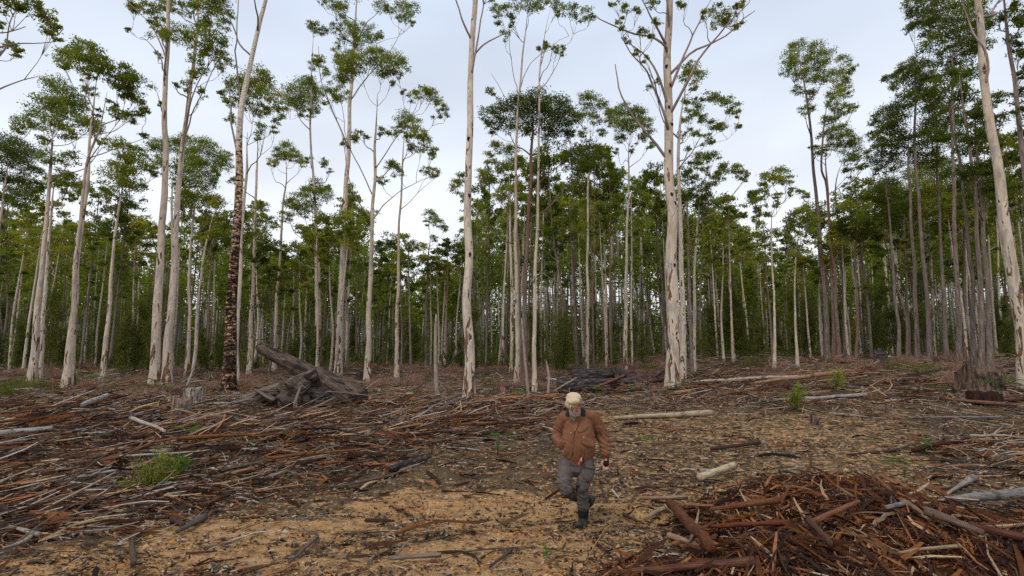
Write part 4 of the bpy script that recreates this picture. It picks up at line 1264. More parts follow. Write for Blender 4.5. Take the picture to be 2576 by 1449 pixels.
# ------------------------------------------------------------------ fallen branches, strips and slabs, each one a thing
WCOL = {'grey': (.30, .27, .24), 'pale': (.42, .34, .26), 'tan': (.33, .22, .13), 'orange-brown': (.20, .078, .024), 'red-brown': (.082, .029, .011),
        'dark brown': (.036, .021, .013), 'blackened': (.022, .020, .020)}


def branch_mesh(kind):
    """lies along local x, length 1..4 m"""
    mb = MB()
    if kind == 'stick':
        L = rng.uniform(.5, 1.3); r = rng.uniform(.009, .02)
    elif kind == 'branch':
        L = rng.uniform(1.0, 2.2); r = rng.uniform(.015, .034)
    elif kind == 'pole':
        L = rng.uniform(2.0, 3.4); r = rng.uniform(.028, .055)
    n = 12 if kind != 'pole' else 16
    t = np.linspace(-.5, .5, n)
    y = np.cumsum(rng.normal(size=n)) * .018 * L; y -= np.linspace(y[0], y[-1], n)
    y += rng.normal() * .07 * L * (1 - 4 * t * t)
    z = np.cumsum(rng.normal(size=n)) * .006 * L; z -= np.linspace(z[0], z[-1], n)
    p = np.stack([t * L, y, z + r * .8], 1)
    rad = r * (1.1 - .75 * (t + .5)); rad[0] *= .8
    tube(mb, p, rad, 7, .14)
    if kind != 'pole' or rng.random() < .5:
        for q in range(int(rng.integers(2, 6))):
            i = int(rng.integers(3, n - 2)); d = norm(np.array([rng.uniform(.4, 1), rng.choice([-1, 1]) * rng.uniform(.3, .9), rng.uniform(.05, .45)]))
            l = L * rng.uniform(.08, .3); e_ = p[i] + d * l
            tube(mb, spline([p[i], (p[i] + e_) / 2 + rng.normal(size=3) * .05 * l, e_], 5), np.linspace(rad[i] * .6, rad[i] * .2, 5), 5, .1)
    return mb


def slab_mesh():
    """a torn strip of bark or split wood: curled cross-section with splintered ends"""
    L = rng.uniform(.3, 1.25); W = rng.uniform(.022, .075); th = rng.uniform(.008, .024)
    n = 9; m = 6
    t = np.linspace(-.5, .5, n); a = np.linspace(-1, 1, m)
    curl = rng.uniform(.1, .8)
    cy_ = np.cumsum(rng.normal(size=n)) * .03 * L; cz = rng.normal() * .08 * L * (1 - 4 * t * t) + np.cumsum(rng.normal(size=n)) * .008 * L
    wv = 1 + .45 * vnoise(t * 5 + rng.uniform(0, 50), 0 * t, 4)
    wv[0] *= .45; wv[-1] *= .3
    V = np.zeros((2, n, m, 3))
    jag = rng.uniform(-1, 1, (2, m)) * .09 * L
    for k in (0, 1):
        for i in range(n):
            w = W * .5 * wv[i]
            V[k, i, :, 0] = t[i] * L
            V[k, i, :, 1] = cy_[i] + a * w
            V[k, i, :, 2] = cz[i] - curl * (a * a) * w * .8 + (k * th * (1.1 - .5 * a * a)) + .3 * th * vnoise(a * 3 + i * .2, np.full(m, i * .8) + rng.uniform(0, .1), 8)
    V[:, 0, :, 0] += jag[0]; V[:, -1, :, 0] += jag[1]
    V = V.reshape(-1, 3)
    ix = lambda k, i, j: (k * n + i) * m + j
    F = []
    for i in range(n - 1):
        for j in range(m - 1):
            F.append((ix(1, i, j), ix(1, i + 1, j), ix(1, i + 1, j + 1), ix(1, i, j + 1)))
            F.append((ix(0, i, j), ix(0, i, j + 1), ix(0, i + 1, j + 1), ix(0, i + 1, j)))
        F.append((ix(0, i, 0), ix(0, i + 1, 0), ix(1, i + 1, 0), ix(1, i, 0)))
        F.append((ix(0, i, m - 1), ix(1, i, m - 1), ix(1, i + 1, m - 1), ix(0, i + 1, m - 1)))
    for j in range(m - 1):
        F.append((ix(0, 0, j), ix(1, 0, j), ix(1, 0, j + 1), ix(0, 0, j + 1)))
        F.append((ix(0, n - 1, j), ix(0, n - 1, j + 1), ix(1, n - 1, j + 1), ix(1, n - 1, j)))
    mb = MB(); mb.add(V, [np.array(F)]); return mb, L


BM = {k: [branch_mesh(k).mesh(k, M['wood']) for _ in range(c)] for k, c in (('stick', 12), ('branch', 12), ('pole', 8))}
SM = []
for _ in range(18):
    a, L_ = slab_mesh(); SM.append(a.mesh('bark_chunk', M['slab'], False))


def lay(o, x, y, heading, L, lift=0.0, tilt=0.0, roll=0.0, s=1.0):
    dx, dy = cos(heading) * L / 2, sin(heading) * L / 2
    z0, z1, zc = float(HT(x - dx, y - dy)), float(HT(x + dx, y + dy)), float(HT(x, y))
    pitch = max(-.22, min(.22, math.atan2(z1 - z0, L))) + tilt
    o.location = (x, y, max(zc, (z0 + z1) / 2) + lift)
    o.rotation_euler = (roll, -pitch, heading)
    o.scale = (s, s, s)


def zone_word(u, v, md):
    if md > .08: return 'on the red bark heap in the right foreground'
    if v > 1385: return 'along the bottom edge of the picture'
    if v > 1205 and u > 700: return 'on the sandy track'
    if v < 1030 and u > 1640: return 'in the long windrow right of the thickest trunk'
    if v < 1030 and u < 600: return 'near the two pale stumps at left'
    if v < 1030: return 'among the brush at the forest foot'
    if u < 420 and v > 1180: return 'in the dark debris at the lower left'
    if u < 420: return 'in the left debris field beyond the green shrub'
    if u < 900: return 'in the debris below the grey leaning log'
    if u < 1420: return 'in the orange bark windrow left of the walking man'
    if u > 2200: return 'in the bark debris at the right edge'
    return 'on the gritty track right of the walking man'


def scatter_things(name, n, kinds, test, wts, cols, group, noun, cat, rng_r=(4.8, 26), hsd=.4, liftmax=.12, tilt=.04, meshes=None, sc_rng=(.8, 1.15), power=1.0):
    c = 0
    tries = 0
    while c < n and tries < 20000:
        tries += 1
        x, y = sample(1, *rng_r, power=power); x, y = float(x[0]), float(y[0])
        u, v, s, md, deb, heavy = [float(q) for q in zones(np.array([x]), np.array([y]))]
        if rng.random() > test(u, v, s, md, deb, heavy): continue
        if math.hypot(x - .93, y - 6.6) < .9: continue      # keeps the man's path clear
        if meshes is None:
            k = rng.choice(kinds, p=wts) if (heavy > .5 and y > 9) else 'stick'; me = BM[k][int(rng.integers(len(BM[k])))]
        else:
            k = noun; me = meshes[int(rng.integers(len(meshes)))]
        o = bpy.data.objects.new(name if meshes is not None else {'stick': 'fallen_stick', 'branch': 'fallen_branch', 'pole': 'fallen_pole'}[k], me); COL.objects.link(o)
        cn = str(rng.choice(cols)); b = WCOL[cn]; j = rng.uniform(.75, 1.2)
        o.color = (b[0] * j, b[1] * j, b[2] * j, 1)
        L = max(q.co.x for q in me.vertices) - min(q.co.x for q in me.vertices) if 'Lx' not in me else me['Lx']
        me['Lx'] = L
        s_ = rng.uniform(*sc_rng)
        h = rng.normal(.08, hsd) + (pi if rng.random() < .5 else 0)
        lay(o, x, y, h, L * s_, rng.random() ** 1.6 * liftmax * (.3 + heavy), rng.normal() * tilt, rng.uniform(-.5, .5) if meshes is not None else 0, s_)
        nn = {'stick': 'stick', 'branch': 'forking branch', 'pole': 'long pole'}.get(k, noun)
        ln = 'short' if L * s_ < 1.0 else ('long' if L * s_ > 2.6 else 'medium')
        if 'long' in nn: ln = 'fallen'
        tag(o, f"{ln} {cn} {nn} lying {zone_word(u, v, md)}", cat, group)
        c += 1


scatter_things('branch', 240, ['stick', 'branch', 'pole'], lambda u, v, s, md, deb, heavy: (heavy * .9 + .02) if md < .1 else .03, [.42, .42, .16],
               ['grey', 'pale', 'tan', 'tan', 'orange-brown', 'red-brown', 'dark brown', 'dark brown', 'red-brown', 'orange-brown'], 'fallen branches strewn through the debris', '', 'branch', liftmax=.24, hsd=.85, rng_r=(6.5, 30), tilt=.05)
scatter_things('bark_chunk', 280, None, lambda u, v, s, md, deb, heavy: 1.0 if md > .22 else 0, None, ['red-brown', 'red-brown', 'dark brown', 'dark brown', 'dark brown', 'orange-brown', 'red-brown', 'red-brown', 'tan'],
               'chunks of torn bark on the heap', 'bark chunk', 'bark chunk', (4.6, 9), .9, .12, .09, SM, (.3, .8))
scatter_things('bark_strip', 125, None, lambda u, v, s, md, deb, heavy: (heavy * .9 + .02 + (.10 if v > 1400 else 0)) if md < .12 else 0, None, ['red-brown', 'orange-brown', 'dark brown', 'tan', 'grey', 'blackened', 'red-brown'],
               'strips of bark strewn through the debris', 'bark strip', 'bark strip', (4.9, 22), .5, .22, .08, SM, (.5, 1.2))


# ------------------------------------------------------------------ logs traced one by one
def log(lab, p0, p1, w0, w1, colr, mat='wood', name='fallen_log', cat='log', lift=0.0, Y0=None, Y1=None, bend=.0, side=(), rough=.10, mid=None, group=None, sides=14, z0=None, z1=None):
    """p0, p1 pixels of the ends on the ground (or at depths Y0, Y1)"""
    a = ground_at(*p0) if Y0 is None else P(p0[0], p0[1], Y0)
    b = ground_at(*p1) if Y1 is None else P(p1[0], p1[1], Y1)
    a = a + [0, 0, lift]; b = b + [0, 0, lift]
    L = np.linalg.norm(b - a)
    r0 = w0 * a[1] / 1288 / 2; r1 = w1 * b[1] / 1288 / 2
    X = (b - a) / L; c = (a + b) / 2
    c[2] += max(r0, r1) * .55 if Y0 is None else 0
    Zt = np.array([0, 0, 1.0]); Yv = norm(np.cross(Zt, X)); Zv = np.cross(X, Yv)
    n = max(10, int(L / .18))
    t = np.linspace(-.5, .5, n)
    pts = np.stack([t * L, bend * L * (1 - 4 * t * t) + .012 * L * vnoise(t * 6, t * 0, int(p0[0])), .01 * L * vnoise(t * 5, t * 0, int(p0[0]) + 5)], 1)
    rad = r0 + (r1 - r0) * (t + .5)
    mb = MB(); tube(mb, pts, rad, sides, rough)
    for (f, l, dy, dz, rr) in side:
        i = int((f) * (n - 1)); q = pts[i]
        e_ = q + np.array([l * .6, dy * l, dz * l])
        tube(mb, spline([q, (q + e_) / 2 + rng.normal(size=3) * .04 * l, e_], 6), np.linspace(rr, rr * .35, 6), 7, .1)
    o = mb.build(name, M[mat]); o.color = (*colr, 1)
    from mathutils import Matrix
    m = Matrix(((X[0], Yv[0], Zv[0], c[0]), (X[1], Yv[1], Zv[1], c[1]), (X[2], Yv[2], Zv[2], c[2]), (0, 0, 0, 1)))
    o.matrix_world = m
    tag(o, lab, cat, group)
    return o


log('long orange-brown split log running up from the lower left past the green shrub', (182, 1278), (640, 1186), 22, 13, (.34, .20, .10), bend=.012, rough=.16)
log('long crooked silver pole from the left edge to the green shrub', (-20, 1262), (352, 1186), 11, 5, (.40, .37, .34), lift=.08, bend=.02, side=[(.7, .5, .5, .2, .012)])
log('long thin grey pole lying behind the green shrub', (300, 1170), (660, 1148), 6, 3.5, (.42, .38, .34), lift=.15)
log('pale straight pole leaning across the debris above the shrub', (326, 1075), (415, 1112), 9, 7, (.46, .38, .31), lift=.2)
log('pale grey pole raised over the brush, left of the stumps', (205, 1045), (268, 1018), 12, 11, (.42, .40, .37), lift=.25)
log('stack-end grey log at the far left edge', (-30, 1108), (130, 1095), 15, 13, (.36, .34, .31), lift=.1)
log('second grey log below the one at the far left edge', (-30, 1128), (80, 1114), 10, 8, (.35, .32, .29), lift=.05)
log('short cut pale log with a dark end below the grey leaning log', (646, 1077), (698, 1067), 12, 12, (.46, .38, .30), lift=.06, rough=.05)
log('grey-tan log half buried at the end of the left debris', (650, 1215), (728, 1184), 14, 11, (.30, .25, .19))
log('long pale log lying alone on the grit right of the man', (1545, 1056), (1790, 1043), 9, 15, (.46, .36, .24), bend=.01, rough=.16, side=[(.3, .4, .4, .3, .012), (.55, .3, .5, .6, .01)])
log('long thin dark grey pole across the track at right', (2292, 1058), (2524, 1058), 4, 6, (.22, .20, .20), lift=.08, rough=.03)
log('twisted grey branch lying on the track right of centre', (2085, 1042), (2230, 1055), 7, 4, (.34, .29, .24), bend=.03, side=[(.4, .6, .5, .1, .02), (.6, .5, -.6, .1, .015)])
log('grey peeling log entering from the right edge above the bark heap', (2228, 1312), (2600, 1262), 9, 27, (.26, .24, .22), lift=.10, rough=.08)
log('pale debarked log poking out of the top of the bark heap', (1762, 1240), (1852, 1204), 17, 14, (.58, .46, .29), lift=.20, rough=.12, mat='wood')
log('big red-brown split bough forming the left rim of the bark heap', (1690, 1312), (1795, 1450), 22, 27, (.15, .055, .024), lift=.20, rough=.16)
log('crooked tan branch sticking out left of the bark heap', (1612, 1276), (1728, 1272), 7, 12, (.38, .24, .14), lift=.1, side=[(.75, .3, .4, .2, .02)])
log('short tan branch end angled down beside the heap', (1622, 1322), (1690, 1285), 8, 12, (.42, .29, .18), lift=.07)
log('light brown hooked branch at the lower left of the heap', (1682, 1378), (1765, 1418), 14, 12, (.40, .26, .16), lift=.12, bend=.09)
log('orange-red board of bark across the middle of the heap', (1790, 1330), (1965, 1308), 9, 16, (.22, .085, .04), lift=.20, mat='slab', rough=.2)
log('wet red bark board lower on the heap', (1790, 1362), (1990, 1355), 9, 13, (.20, .06, .03), lift=.15, mat='slab', rough=.2)
log('upright split red bough standing on the heap', (2095, 1425), (2035, 1350), 12, 17, (.14, .07, .045), lift=.16, mat='slab', rough=.2)
log('tan board of bark slanting over the heap toward the right', (2050, 1372), (2165, 1318), 13, 10, (.28, .115, .06), lift=.22, mat='slab', rough=.2)
log('long dark plank of bark at the right end of the heap', (2330, 1330), (2480, 1392), 22, 14, (.20, .13, .10), lift=.16, mat='slab', rough=.18)
log('long red-brown bough curving to the lower right edge', (2440, 1352), (2600, 1392), 15, 20, (.13, .05, .03), lift=.1, rough=.12)
log('pale split branch lying on the lower right of the heap', (2262, 1428), (2420, 1410), 6, 9, (.40, .27, .16), lift=.12, bend=.03)
log('grey-pink frayed branch on the litter at right', (2375, 1262), (2450, 1212), 4, 15, (.34, .28, .25), lift=.05, rough=.2)
log('broad brown trunk lying across the bottom edge of the picture', (1560, 1462), (1900, 1436), 13, 24, (.15, .065, .04), lift=.05, rough=.14)
log('grey-brown split branch along the bottom edge, centre left', (975, 1420), (1110, 1412), 9, 11, (.26, .20, .15), lift=.05, rough=.18, side=[(.2, .3, .6, .5, .015)])
log('charcoal-black slab propped in the debris left of the man', (980, 1196), (1078, 1164), 15, 13, (.05, .05, .055), 'char', lift=.08, rough=.15)
log('long thin curved branch at the edge of the sand, centre', (828, 1233), (1000, 1198), 4, 7, (.13, .09, .07), bend=-.06, lift=.03)
log('dark grey weathered slab alone on the sand at left', (444, 1352), (514, 1312), 9, 17, (.15, .125, .105), mat='slab', lift=.04, rough=.2)
log('dark twisted bark shard just above the grey slab on the sand', (432, 1316), (462, 1334), 13, 12, (.10, .055, .04), mat='slab', lift=.04, rough=.2)
log('pale forked driftwood at the lower left corner', (20, 1344), (94, 1366), 6, 12, (.42, .36, .29), lift=.08, rough=.14, side=[(.95, .45, -.8, 0, .03)])
log('upright dark shard of bark stuck in the sand at bottom left', (336, 1436), (330, 1378), 14, 11, (.13, .085, .06), mat='slab', lift=.05, rough=.2)
log('grey branch angling down to the bottom edge at left of centre', (728, 1425), (798, 1358), 7, 10, (.18, .13, .10), lift=.03, rough=.14)
log('dark stick angling to the bottom edge near the centre', (1232, 1440), (1286, 1396), 6, 9, (.10, .075, .06), lift=.04)
log('dark splintered piece right of the walking man', (1568, 1302), (1620, 1326), 8, 4, (.085, .05, .035), lift=.03, side=[(.2, .12, .8, .8, .02)])
log('dark flat bark lying behind the heap at right', (1790, 1138), (1910, 1122), 7, 9, (.085, .042, .03), mat='slab', lift=.05)
log('dark red strip of bark stretched across the track at right', (2130, 1150), (2260, 1138), 4, 8, (.10, .045, .03), mat='slab', lift=.03)
log('orange wet log lying at the foot of the big straight cream trunk', (1192, 1018), (1400, 1009), 11, 13, (.34, .13, .045), lift=.12, rough=.14)
log('thin white stick raised behind the walking man', (1376, 966), (1412, 972), 5, 4, (.52, .50, .48), lift=.3)
log('straight pale stick lying before the charred logs', (1470, 975), (1580, 973), 3, 3, (.50, .46, .42), lift=.1)
log('long pale pole in the windrow right of the thickest trunk', (1760, 975), (2010, 962), 6, 9, (.46, .37, .29), lift=.25)
log('orange-tinged log on top of the windrow at right', (1900, 985), (2120, 955), 7, 12, (.36, .20, .11), lift=.30)
log('grey log lying in the front of the windrow at right', (1945, 1020), (2180, 1006), 6, 9, (.38, .34, .30), lift=.15)
log('leaning pale pole resting against the burnt stump at right', (2100, 952), (2240, 897), 3, 6, (.40, .30, .19), Y0=28, Y1=29)
log('dark leaning pole inside the forest beyond the dead stem', (1118, 925), (1172, 870), 4, 5, (.04, .035, .03), 'char', Y0=38, Y1=38)
log('reddish log near the weathered stump at the right edge', (2392, 1014), (2560, 1030), 7, 9, (.20, .10, .07), lift=.1)

# the uprooted heap at left
log('big weathered leaning log pointing up to the left, charred at its tip', (905, 1012), (656, 872), 62, 27, (.14, .10, .078), 'oldlog', Y0=18.6, Y1=20.2, rough=.16, sides=22, side=[(.45, .9, -.5, -.25, .08)])
log('second grey-brown log lying across under the leaning one', (600, 1024), (798, 940), 46, 26, (.22, .165, .125), 'oldlog', Y0=18.0, Y1=18.7, rough=.16, sides=18)
log('dark short log end behind the leaning log', (800, 930), (872, 975), 20, 24, (.07, .055, .05), 'char', Y0=20.5, Y1=20.8)
log('charred bough sloping down left of the uprooted heap', (556, 1034), (636, 996), 16, 18, (.03, .025, .02), 'char', Y0=19.2, Y1=19.6, rough=.15)


def lumpy(name, lab, cat, c, size, mat, colr, seed=1, amp=.35, roots=0, sub=4):
    bm = bmesh.new(); bmesh.ops.create_icosphere(bm, subdivisions=sub, radius=1.0)
    for q in bm.verts:
        d = mnoise.fractal(q.co * 1.6 + Vector((seed, 0, 0)), 1.0, 2.0, 4) * amp
        q.co *= 1 + d
        q.co = Vector((q.co.x * size[0], q.co.y * size[1], q.co.z * size[2]))
    me = bpy.data.meshes.new(name); bm.to_mesh(me); bm.free()
    for p_ in me.polygons: p_.use_smooth = True
    V = np.zeros(len(me.vertices) * 3, np.float32); me.vertices.foreach_get('co', V)
    F = np.zeros(len(me.polygons) * 3, np.int32); me.polygons.foreach_get('vertices', F)
    mb = MB(); mb.add(V.reshape(-1, 3), [F.reshape(-1, 3)])
    for i in range(roots):
        a = rng.uniform(0, 2 * pi); d = np.array([cos(a), sin(a) * .6 - .2, rng.uniform(-.6, .7)])
        s0 = d * np.array(size) * .7; e_ = d * np.array(size) * rng.uniform(1.3, 2.0)
        tube(mb, spline([s0, (s0 + e_) / 2 + rng.normal(size=3) * .12, e_], 7), np.linspace(.10, .02, 7), 7, .15)
    o = mb.build(name, M[mat], None, c); o.color = (*colr, 1)
    return tag(o, lab, cat)


lumpy('root_mass', 'gnarled grey root ball hollowed out under the two crossed logs', 'root mass', P(735, 992, 18.0), (.62, .45, .50), 'oldlog', (.15, .115, .09), 3, .5, 9)
lumpy('root_mass', 'dark rotted wood lump wedged under the leaning log', 'root mass', P(800, 1000, 18.8), (.75, .5, .35), 'char', (.03, .02, .02), 8, .5, 4)

log('splintered grey bough rising left of the crossed logs', (612, 1030), (705, 965), 10, 6, (.24, .19, .15), 'oldlog', Y0=17.8, Y1=18.6, rough=.3)
log('broken root end pointing left out of the crossed logs', (690, 1010), (640, 980), 16, 6, (.20, .15, .12), 'oldlog', Y0=17.6, Y1=17.6, rough=.35)
log('twisted root hanging in front of the crossed logs', (742, 1030), (762, 968), 12, 7, (.22, .17, .13), 'oldlog', Y0=17.3, Y1=17.6, rough=.35, bend=.12)
log('red-brown rotten board under the leaning log', (775, 1022), (850, 1008), 14, 12, (.14, .06, .04), 'oldlog', Y0=17.8, Y1=18.2, rough=.3)
log('thin dead branch arching over the lower end of the leaning log', (820, 985), (960, 1000), 3, 2, (.26, .20, .16), Y0=18, Y1=18, bend=.1)
# charred logs right of centre
log('blackened hollow log, lowest of the charred pile', (1402, 972), (1605, 962), 36, 22, (.03, .03, .03), 'char', Y0=26.5, Y1=26.5, rough=.32, sides=18)
log('blackened log lying on top of the charred pile', (1440, 946), (1592, 940), 26, 24, (.03, .03, .03), 'char', Y0=27.5, Y1=27.5, rough=.34, sides=16)
log('pinkish brown split trunk at the right of the charred pile', (1585, 962), (1690, 940), 38, 30, (.13, .075, .06), 'oldlog', Y0=26.8, Y1=27.5, rough=.34, sides=16)
log('pale broken branch leaning on the left end of the charred pile', (1392, 985), (1450, 950), 3, 5, (.34, .27, .21), Y0=25.4, Y1=26.2)
log('splintered brown board lying before the charred pile', (1520, 988), (1640, 978), 6, 9, (.15, .08, .05), 'oldlog', Y0=25.2, Y1=25.6, rough=.3)
log('blackened stub poking up between the charred logs', (1560, 960), (1540, 925), 16, 7, (.03, .03, .03), 'char', Y0=26.8, Y1=27.0, rough=.3)
log('thin red-brown bough slanting over the charred pile', (1490, 978), (1570, 944), 6, 6, (.2, .09, .05), Y0=25.5, Y1=26.5)


# ------------------------------------------------------------------ stumps
def stump(lab, u, vb, w, h, colr, mat='stumpwood', jag=.12, Y=None, flare=.35, lean=0.0, hollow=False, group=None, topcol=None):
    b = ground_at(u, vb) if Y is None else base_at(u, Y)
    m = b[1] / 1288; r = w * m / 2; H = h * m
    root = empty('tree_stump', b, lab, 'stump', group)
    n, s = 10, 28
    a = np.arange(s) / s * 2 * pi
    V = []
    sd = int(u)
    for i in range(n):
        t = i / (n - 1)
        rr = r * (.88 + flare * math.exp(-t * H / .22) * (1 + .6 * vnoise(a * 2.2 + 9, 0 * a, sd)))
        rr = rr * (1 + .30 * vnoise(np.cos(a) * 2 + 7, np.sin(a) * 2 + 7 + t * .6, sd) + .16 * vnoise(a * 5, a * 0 + t * 1.1, sd + 1) + .12 * np.sin(a * 9 + 3 * vnoise(a * 2, a * 0, sd)) * .5)
        zz = -.15 + t * (H + .15) + (jag * H * 2 * vnoise(a * 2.5, 0 * a, sd + 4) if i == n - 1 else 0)
        V.append(np.stack([rr * np.cos(a) + lean * t * H, rr * np.sin(a), zz + 0 * a], 1))
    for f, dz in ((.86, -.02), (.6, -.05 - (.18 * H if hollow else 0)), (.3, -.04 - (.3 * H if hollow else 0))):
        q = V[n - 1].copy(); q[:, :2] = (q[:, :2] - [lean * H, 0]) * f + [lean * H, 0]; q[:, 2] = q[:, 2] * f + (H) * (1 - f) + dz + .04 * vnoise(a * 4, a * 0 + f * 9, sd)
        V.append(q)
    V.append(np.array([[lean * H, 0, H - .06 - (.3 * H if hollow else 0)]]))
    A = np.concatenate(V)
    F = []; R_n = n + 3
    for i in range(n - 1):
        for j in range(s): F.append((i * s + j, i * s + (j + 1) % s, (i + 1) * s + (j + 1) % s, (i + 1) * s + j))
    mb = MB(); mb.add(A[:n * s], [np.array(F)]); o = mb.build('stump_side', M[mat], root); o.color = (*colr, 1)
    F = []
    for i in range(3):
        for j in range(s): F.append((i * s + j, i * s + (j + 1) % s, (i + 1) * s + (j + 1) % s, (i + 1) * s + j))
    T3 = [(3 * s + j, 3 * s + (j + 1) % s, 4 * s) for j in range(s)]
    mb = MB(); mb.add(A[(n - 1) * s:], [np.array(F), np.array(T3)]); o = mb.build('cut_top', M['wood'] if mat != 'char' else M['char'], root)
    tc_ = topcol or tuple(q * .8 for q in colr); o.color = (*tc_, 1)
    return root


stump('pale grey cut stump, upper of the two at left', 488, 1017, 46, 40, (.42, .36, .30), jag=.05, lean=-.03)
stump('darker weathered stump just below the pale cut one', 454, 1051, 42, 44, (.30, .23, .18), jag=.16, flare=.5)
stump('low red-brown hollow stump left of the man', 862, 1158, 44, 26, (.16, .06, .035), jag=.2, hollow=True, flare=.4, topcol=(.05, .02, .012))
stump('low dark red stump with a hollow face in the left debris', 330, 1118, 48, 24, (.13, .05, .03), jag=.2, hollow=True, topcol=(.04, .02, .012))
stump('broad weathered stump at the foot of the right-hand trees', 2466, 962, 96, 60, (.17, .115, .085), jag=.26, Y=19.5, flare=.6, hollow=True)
stump('low dark burnt-red stump in front of the broad weathered one', 2480, 1020, 66, 32, (.055, .025, .016), jag=.2, hollow=True, flare=.35, topcol=(.03, .015, .01))
stump('blackened stump with debris on top under the leaning pole', 2216, 925, 30, 34, (.02, .018, .016), 'char', jag=.5, Y=29, flare=.9)
stump('small split reddish stump at the foot of the big cream trunk group', 1270, 1000, 34, 26, (.28, .17, .13), jag=.4, lean=.1, topcol=(.2, .1, .07))
stump('orange torn stump beside the walking man', 1288, 1004, 20, 14, (.34, .14, .06), jag=.4)
stump('small dark stump on the far grass left of centre', 905, 955, 22, 16, (.06, .045, .04), jag=.2)
stump('little leaning stub standing on the track at right', 2048, 1068, 15, 20, (.19, .13, .11), jag=.5, flare=.7)
stump('short knotted stump end at the track edge right of the man', 1470, 1065, 18, 14, (.10, .075, .06), jag=.4)


# ------------------------------------------------------------------ live and dead plants on the clearing
def frond_mesh(mb, base, d, L, n=11):
    side = norm(np.cross(d, [0, 0, 1.0]))
    t = np.linspace(0, 1, n)[:, None]
    p = base + d * L * t + np.array([0, 0, 1.0]) * (-.35 * L * t * t)
    V = []; F = []
    for i in range(1, n):
        w = L * .30 * math.sin(pi * min(.96, (.12 + .88 * i / n))) * (1 - .35 * i / n)
        for sgn in (-1, 1):
            k = len(V)
            dr = norm(side * sgn + d * .45)
            V += [p[i] - d * L * .028, p[i] + dr * w * .6 + [0, 0, .02 * L], p[i] + dr * w - [0, 0, .05 * L], p[i] + d * L * .028]
            F.append((k, k + 1, k + 2, k + 3))
    mb.add(np.array(V), [np.array(F)], rng.random())


def fern(h):
    lv = MB(); st = MB()
    for i in range(int(rng.integers(4, 8))):
        a = rng.uniform(0, 6.28); d = norm(np.array([cos(a), sin(a), rng.uniform(.25, .7)]))
        b = np.array([0, 0, h * rng.uniform(.5, .9)]) + np.array([cos(a), sin(a), 0]) * h * .08
        tube(st, spline([(0, 0, -.05), b * [.4, .4, .5], b], 5), np.linspace(.006, .003, 5), 4, cap=False, tint=.3)
        frond_mesh(lv, b, d, h * rng.uniform(.6, 1.1))
    return st, lv


FM = []
for _ in range(6):
    a, b = fern(.5); FM.append((a.mesh('stalks', M['fern']), b.mesh('fronds', M['fern'], False)))


def plant(kind, ms, x, y, s, lab, cat, group, names, sz=1.0):
    o = empty(kind, (x, y, float(HT(x, y)) - .01), lab, cat, group)
    o.rotation_euler = (0, 0, rng.uniform(0, 6.28)); o.scale = (s, s, s * sz)
    for me, nm in zip(ms, names):
        c = bpy.data.objects.new(nm, me); COL.objects.link(c); c.parent = o


GF2 = 'bright green bracken ferns sprouting on the clearing'
FERN = [(1252, 1145, 1.0, 'lone bright fern on the track left of the walking man'), (1305, 1010, 1.1, 'bright fern beside the wet orange log'), (1345, 985, 1.0, 'fern left of the charred pile near the short stem'),
        (1463, 968, 1.4, 'largest bright fern before the blackened logs'), (1500, 1000, 1.1, 'fern just behind the man’s cap'), (1700, 990, 1.2, 'fern at the foot of the thickest trunk'), (1680, 1000, .8, 'small fern left of the thickest trunk’s foot'),
        (1745, 955, 1.0, 'fern right of the thickest trunk’s foot'), (2510, 1005, 1.6, 'large fern over the dark stump at the right edge'), (2540, 990, 1.3, 'fern behind the dark stump at the right edge'), (2375, 1000, 1.0, 'fern left of the dark stump at right'),
        (345, 1010, 1.1, 'fern in the pink brush at left'), (376, 995, 1.1, 'fern before the twin trunks'), (405, 985, 1.2, 'fern at the foot of the twin trunks'), (430, 990, 1.0, 'fern left of the pale cut stump'),
        (520, 1005, 1.0, 'fern right of the pale cut stump'), (215, 975, 1.3, 'fern in the brush right of the white gums'), (250, 970, 1.2, 'second fern right of the white gums'), (280, 985, 1.0, 'fern in the brush left of the raised pole'),
        (765, 960, 1.0, 'fern behind the crossed logs'), (1165, 960, 1.1, 'fern left of the big straight trunk'), (1215, 970, 1.2, 'fern right of the big straight trunk'), (1240, 985, 1.0, 'second fern right of the big straight trunk'),
        (970, 1010, .9, 'small fern below the crossed logs'), (1040, 1010, .8, 'fern in the debris left of the dead stem'), (1585, 990, .9, 'fern before the pinkish split trunk'), (470, 1112, .8, 'little fern above the green shrub'),
        (2330, 1145, .7, 'small fern in the bark debris at the right edge'), (2275, 1200, .7, 'small fern on the litter above the grey log'), (620, 1135, .5, 'tiny fern in the debris at left of centre'), (1445, 905, 1.0, 'fern at the forest foot above the man'),
        (1375, 1410, .35, 'small green sprig on the sand at the bottom edge'), (1490, 1165, .5, 'small green sprig by the man’s hand'), (2000, 1230, .5, 'green sprig above the bark heap'), (540, 1045, .7, 'fern on the debris left of the charred bough')]
for (u, v, s, lab) in FERN:
    g = ground_at(u, v)
    plant('bracken_fern', FM[int(rng.integers(6))], g[0], g[1], s, lab.replace('’', "'"), 'fern', GF2, ('stalks', 'fronds'))


def shrub(n, h, w, L, W):
    st = MB(); lv = MB()
    for i in range(n):
        a = rng.uniform(0, 6.28); r = w * rng.uniform(.1, 1)
        t = np.array([r * cos(a), r * sin(a), h * rng.uniform(.5, 1)])
        p = spline([(rng.normal() * .05, rng.normal() * .05, -.05), t * [.5, .5, .55], t], 6)
        tube(st, p, np.linspace(.01, .003, 6), 4, cap=False)
        k = 55; q = rng.random((k, 1)) ** .6
        leaves(lv, p[1] * (1 - q) + p[-1] * q + rng.normal(size=(k, 3)) * .045, L, W, -.6, np.clip(rng.normal(.45, .25, k), 0, 1))
    return st, lv


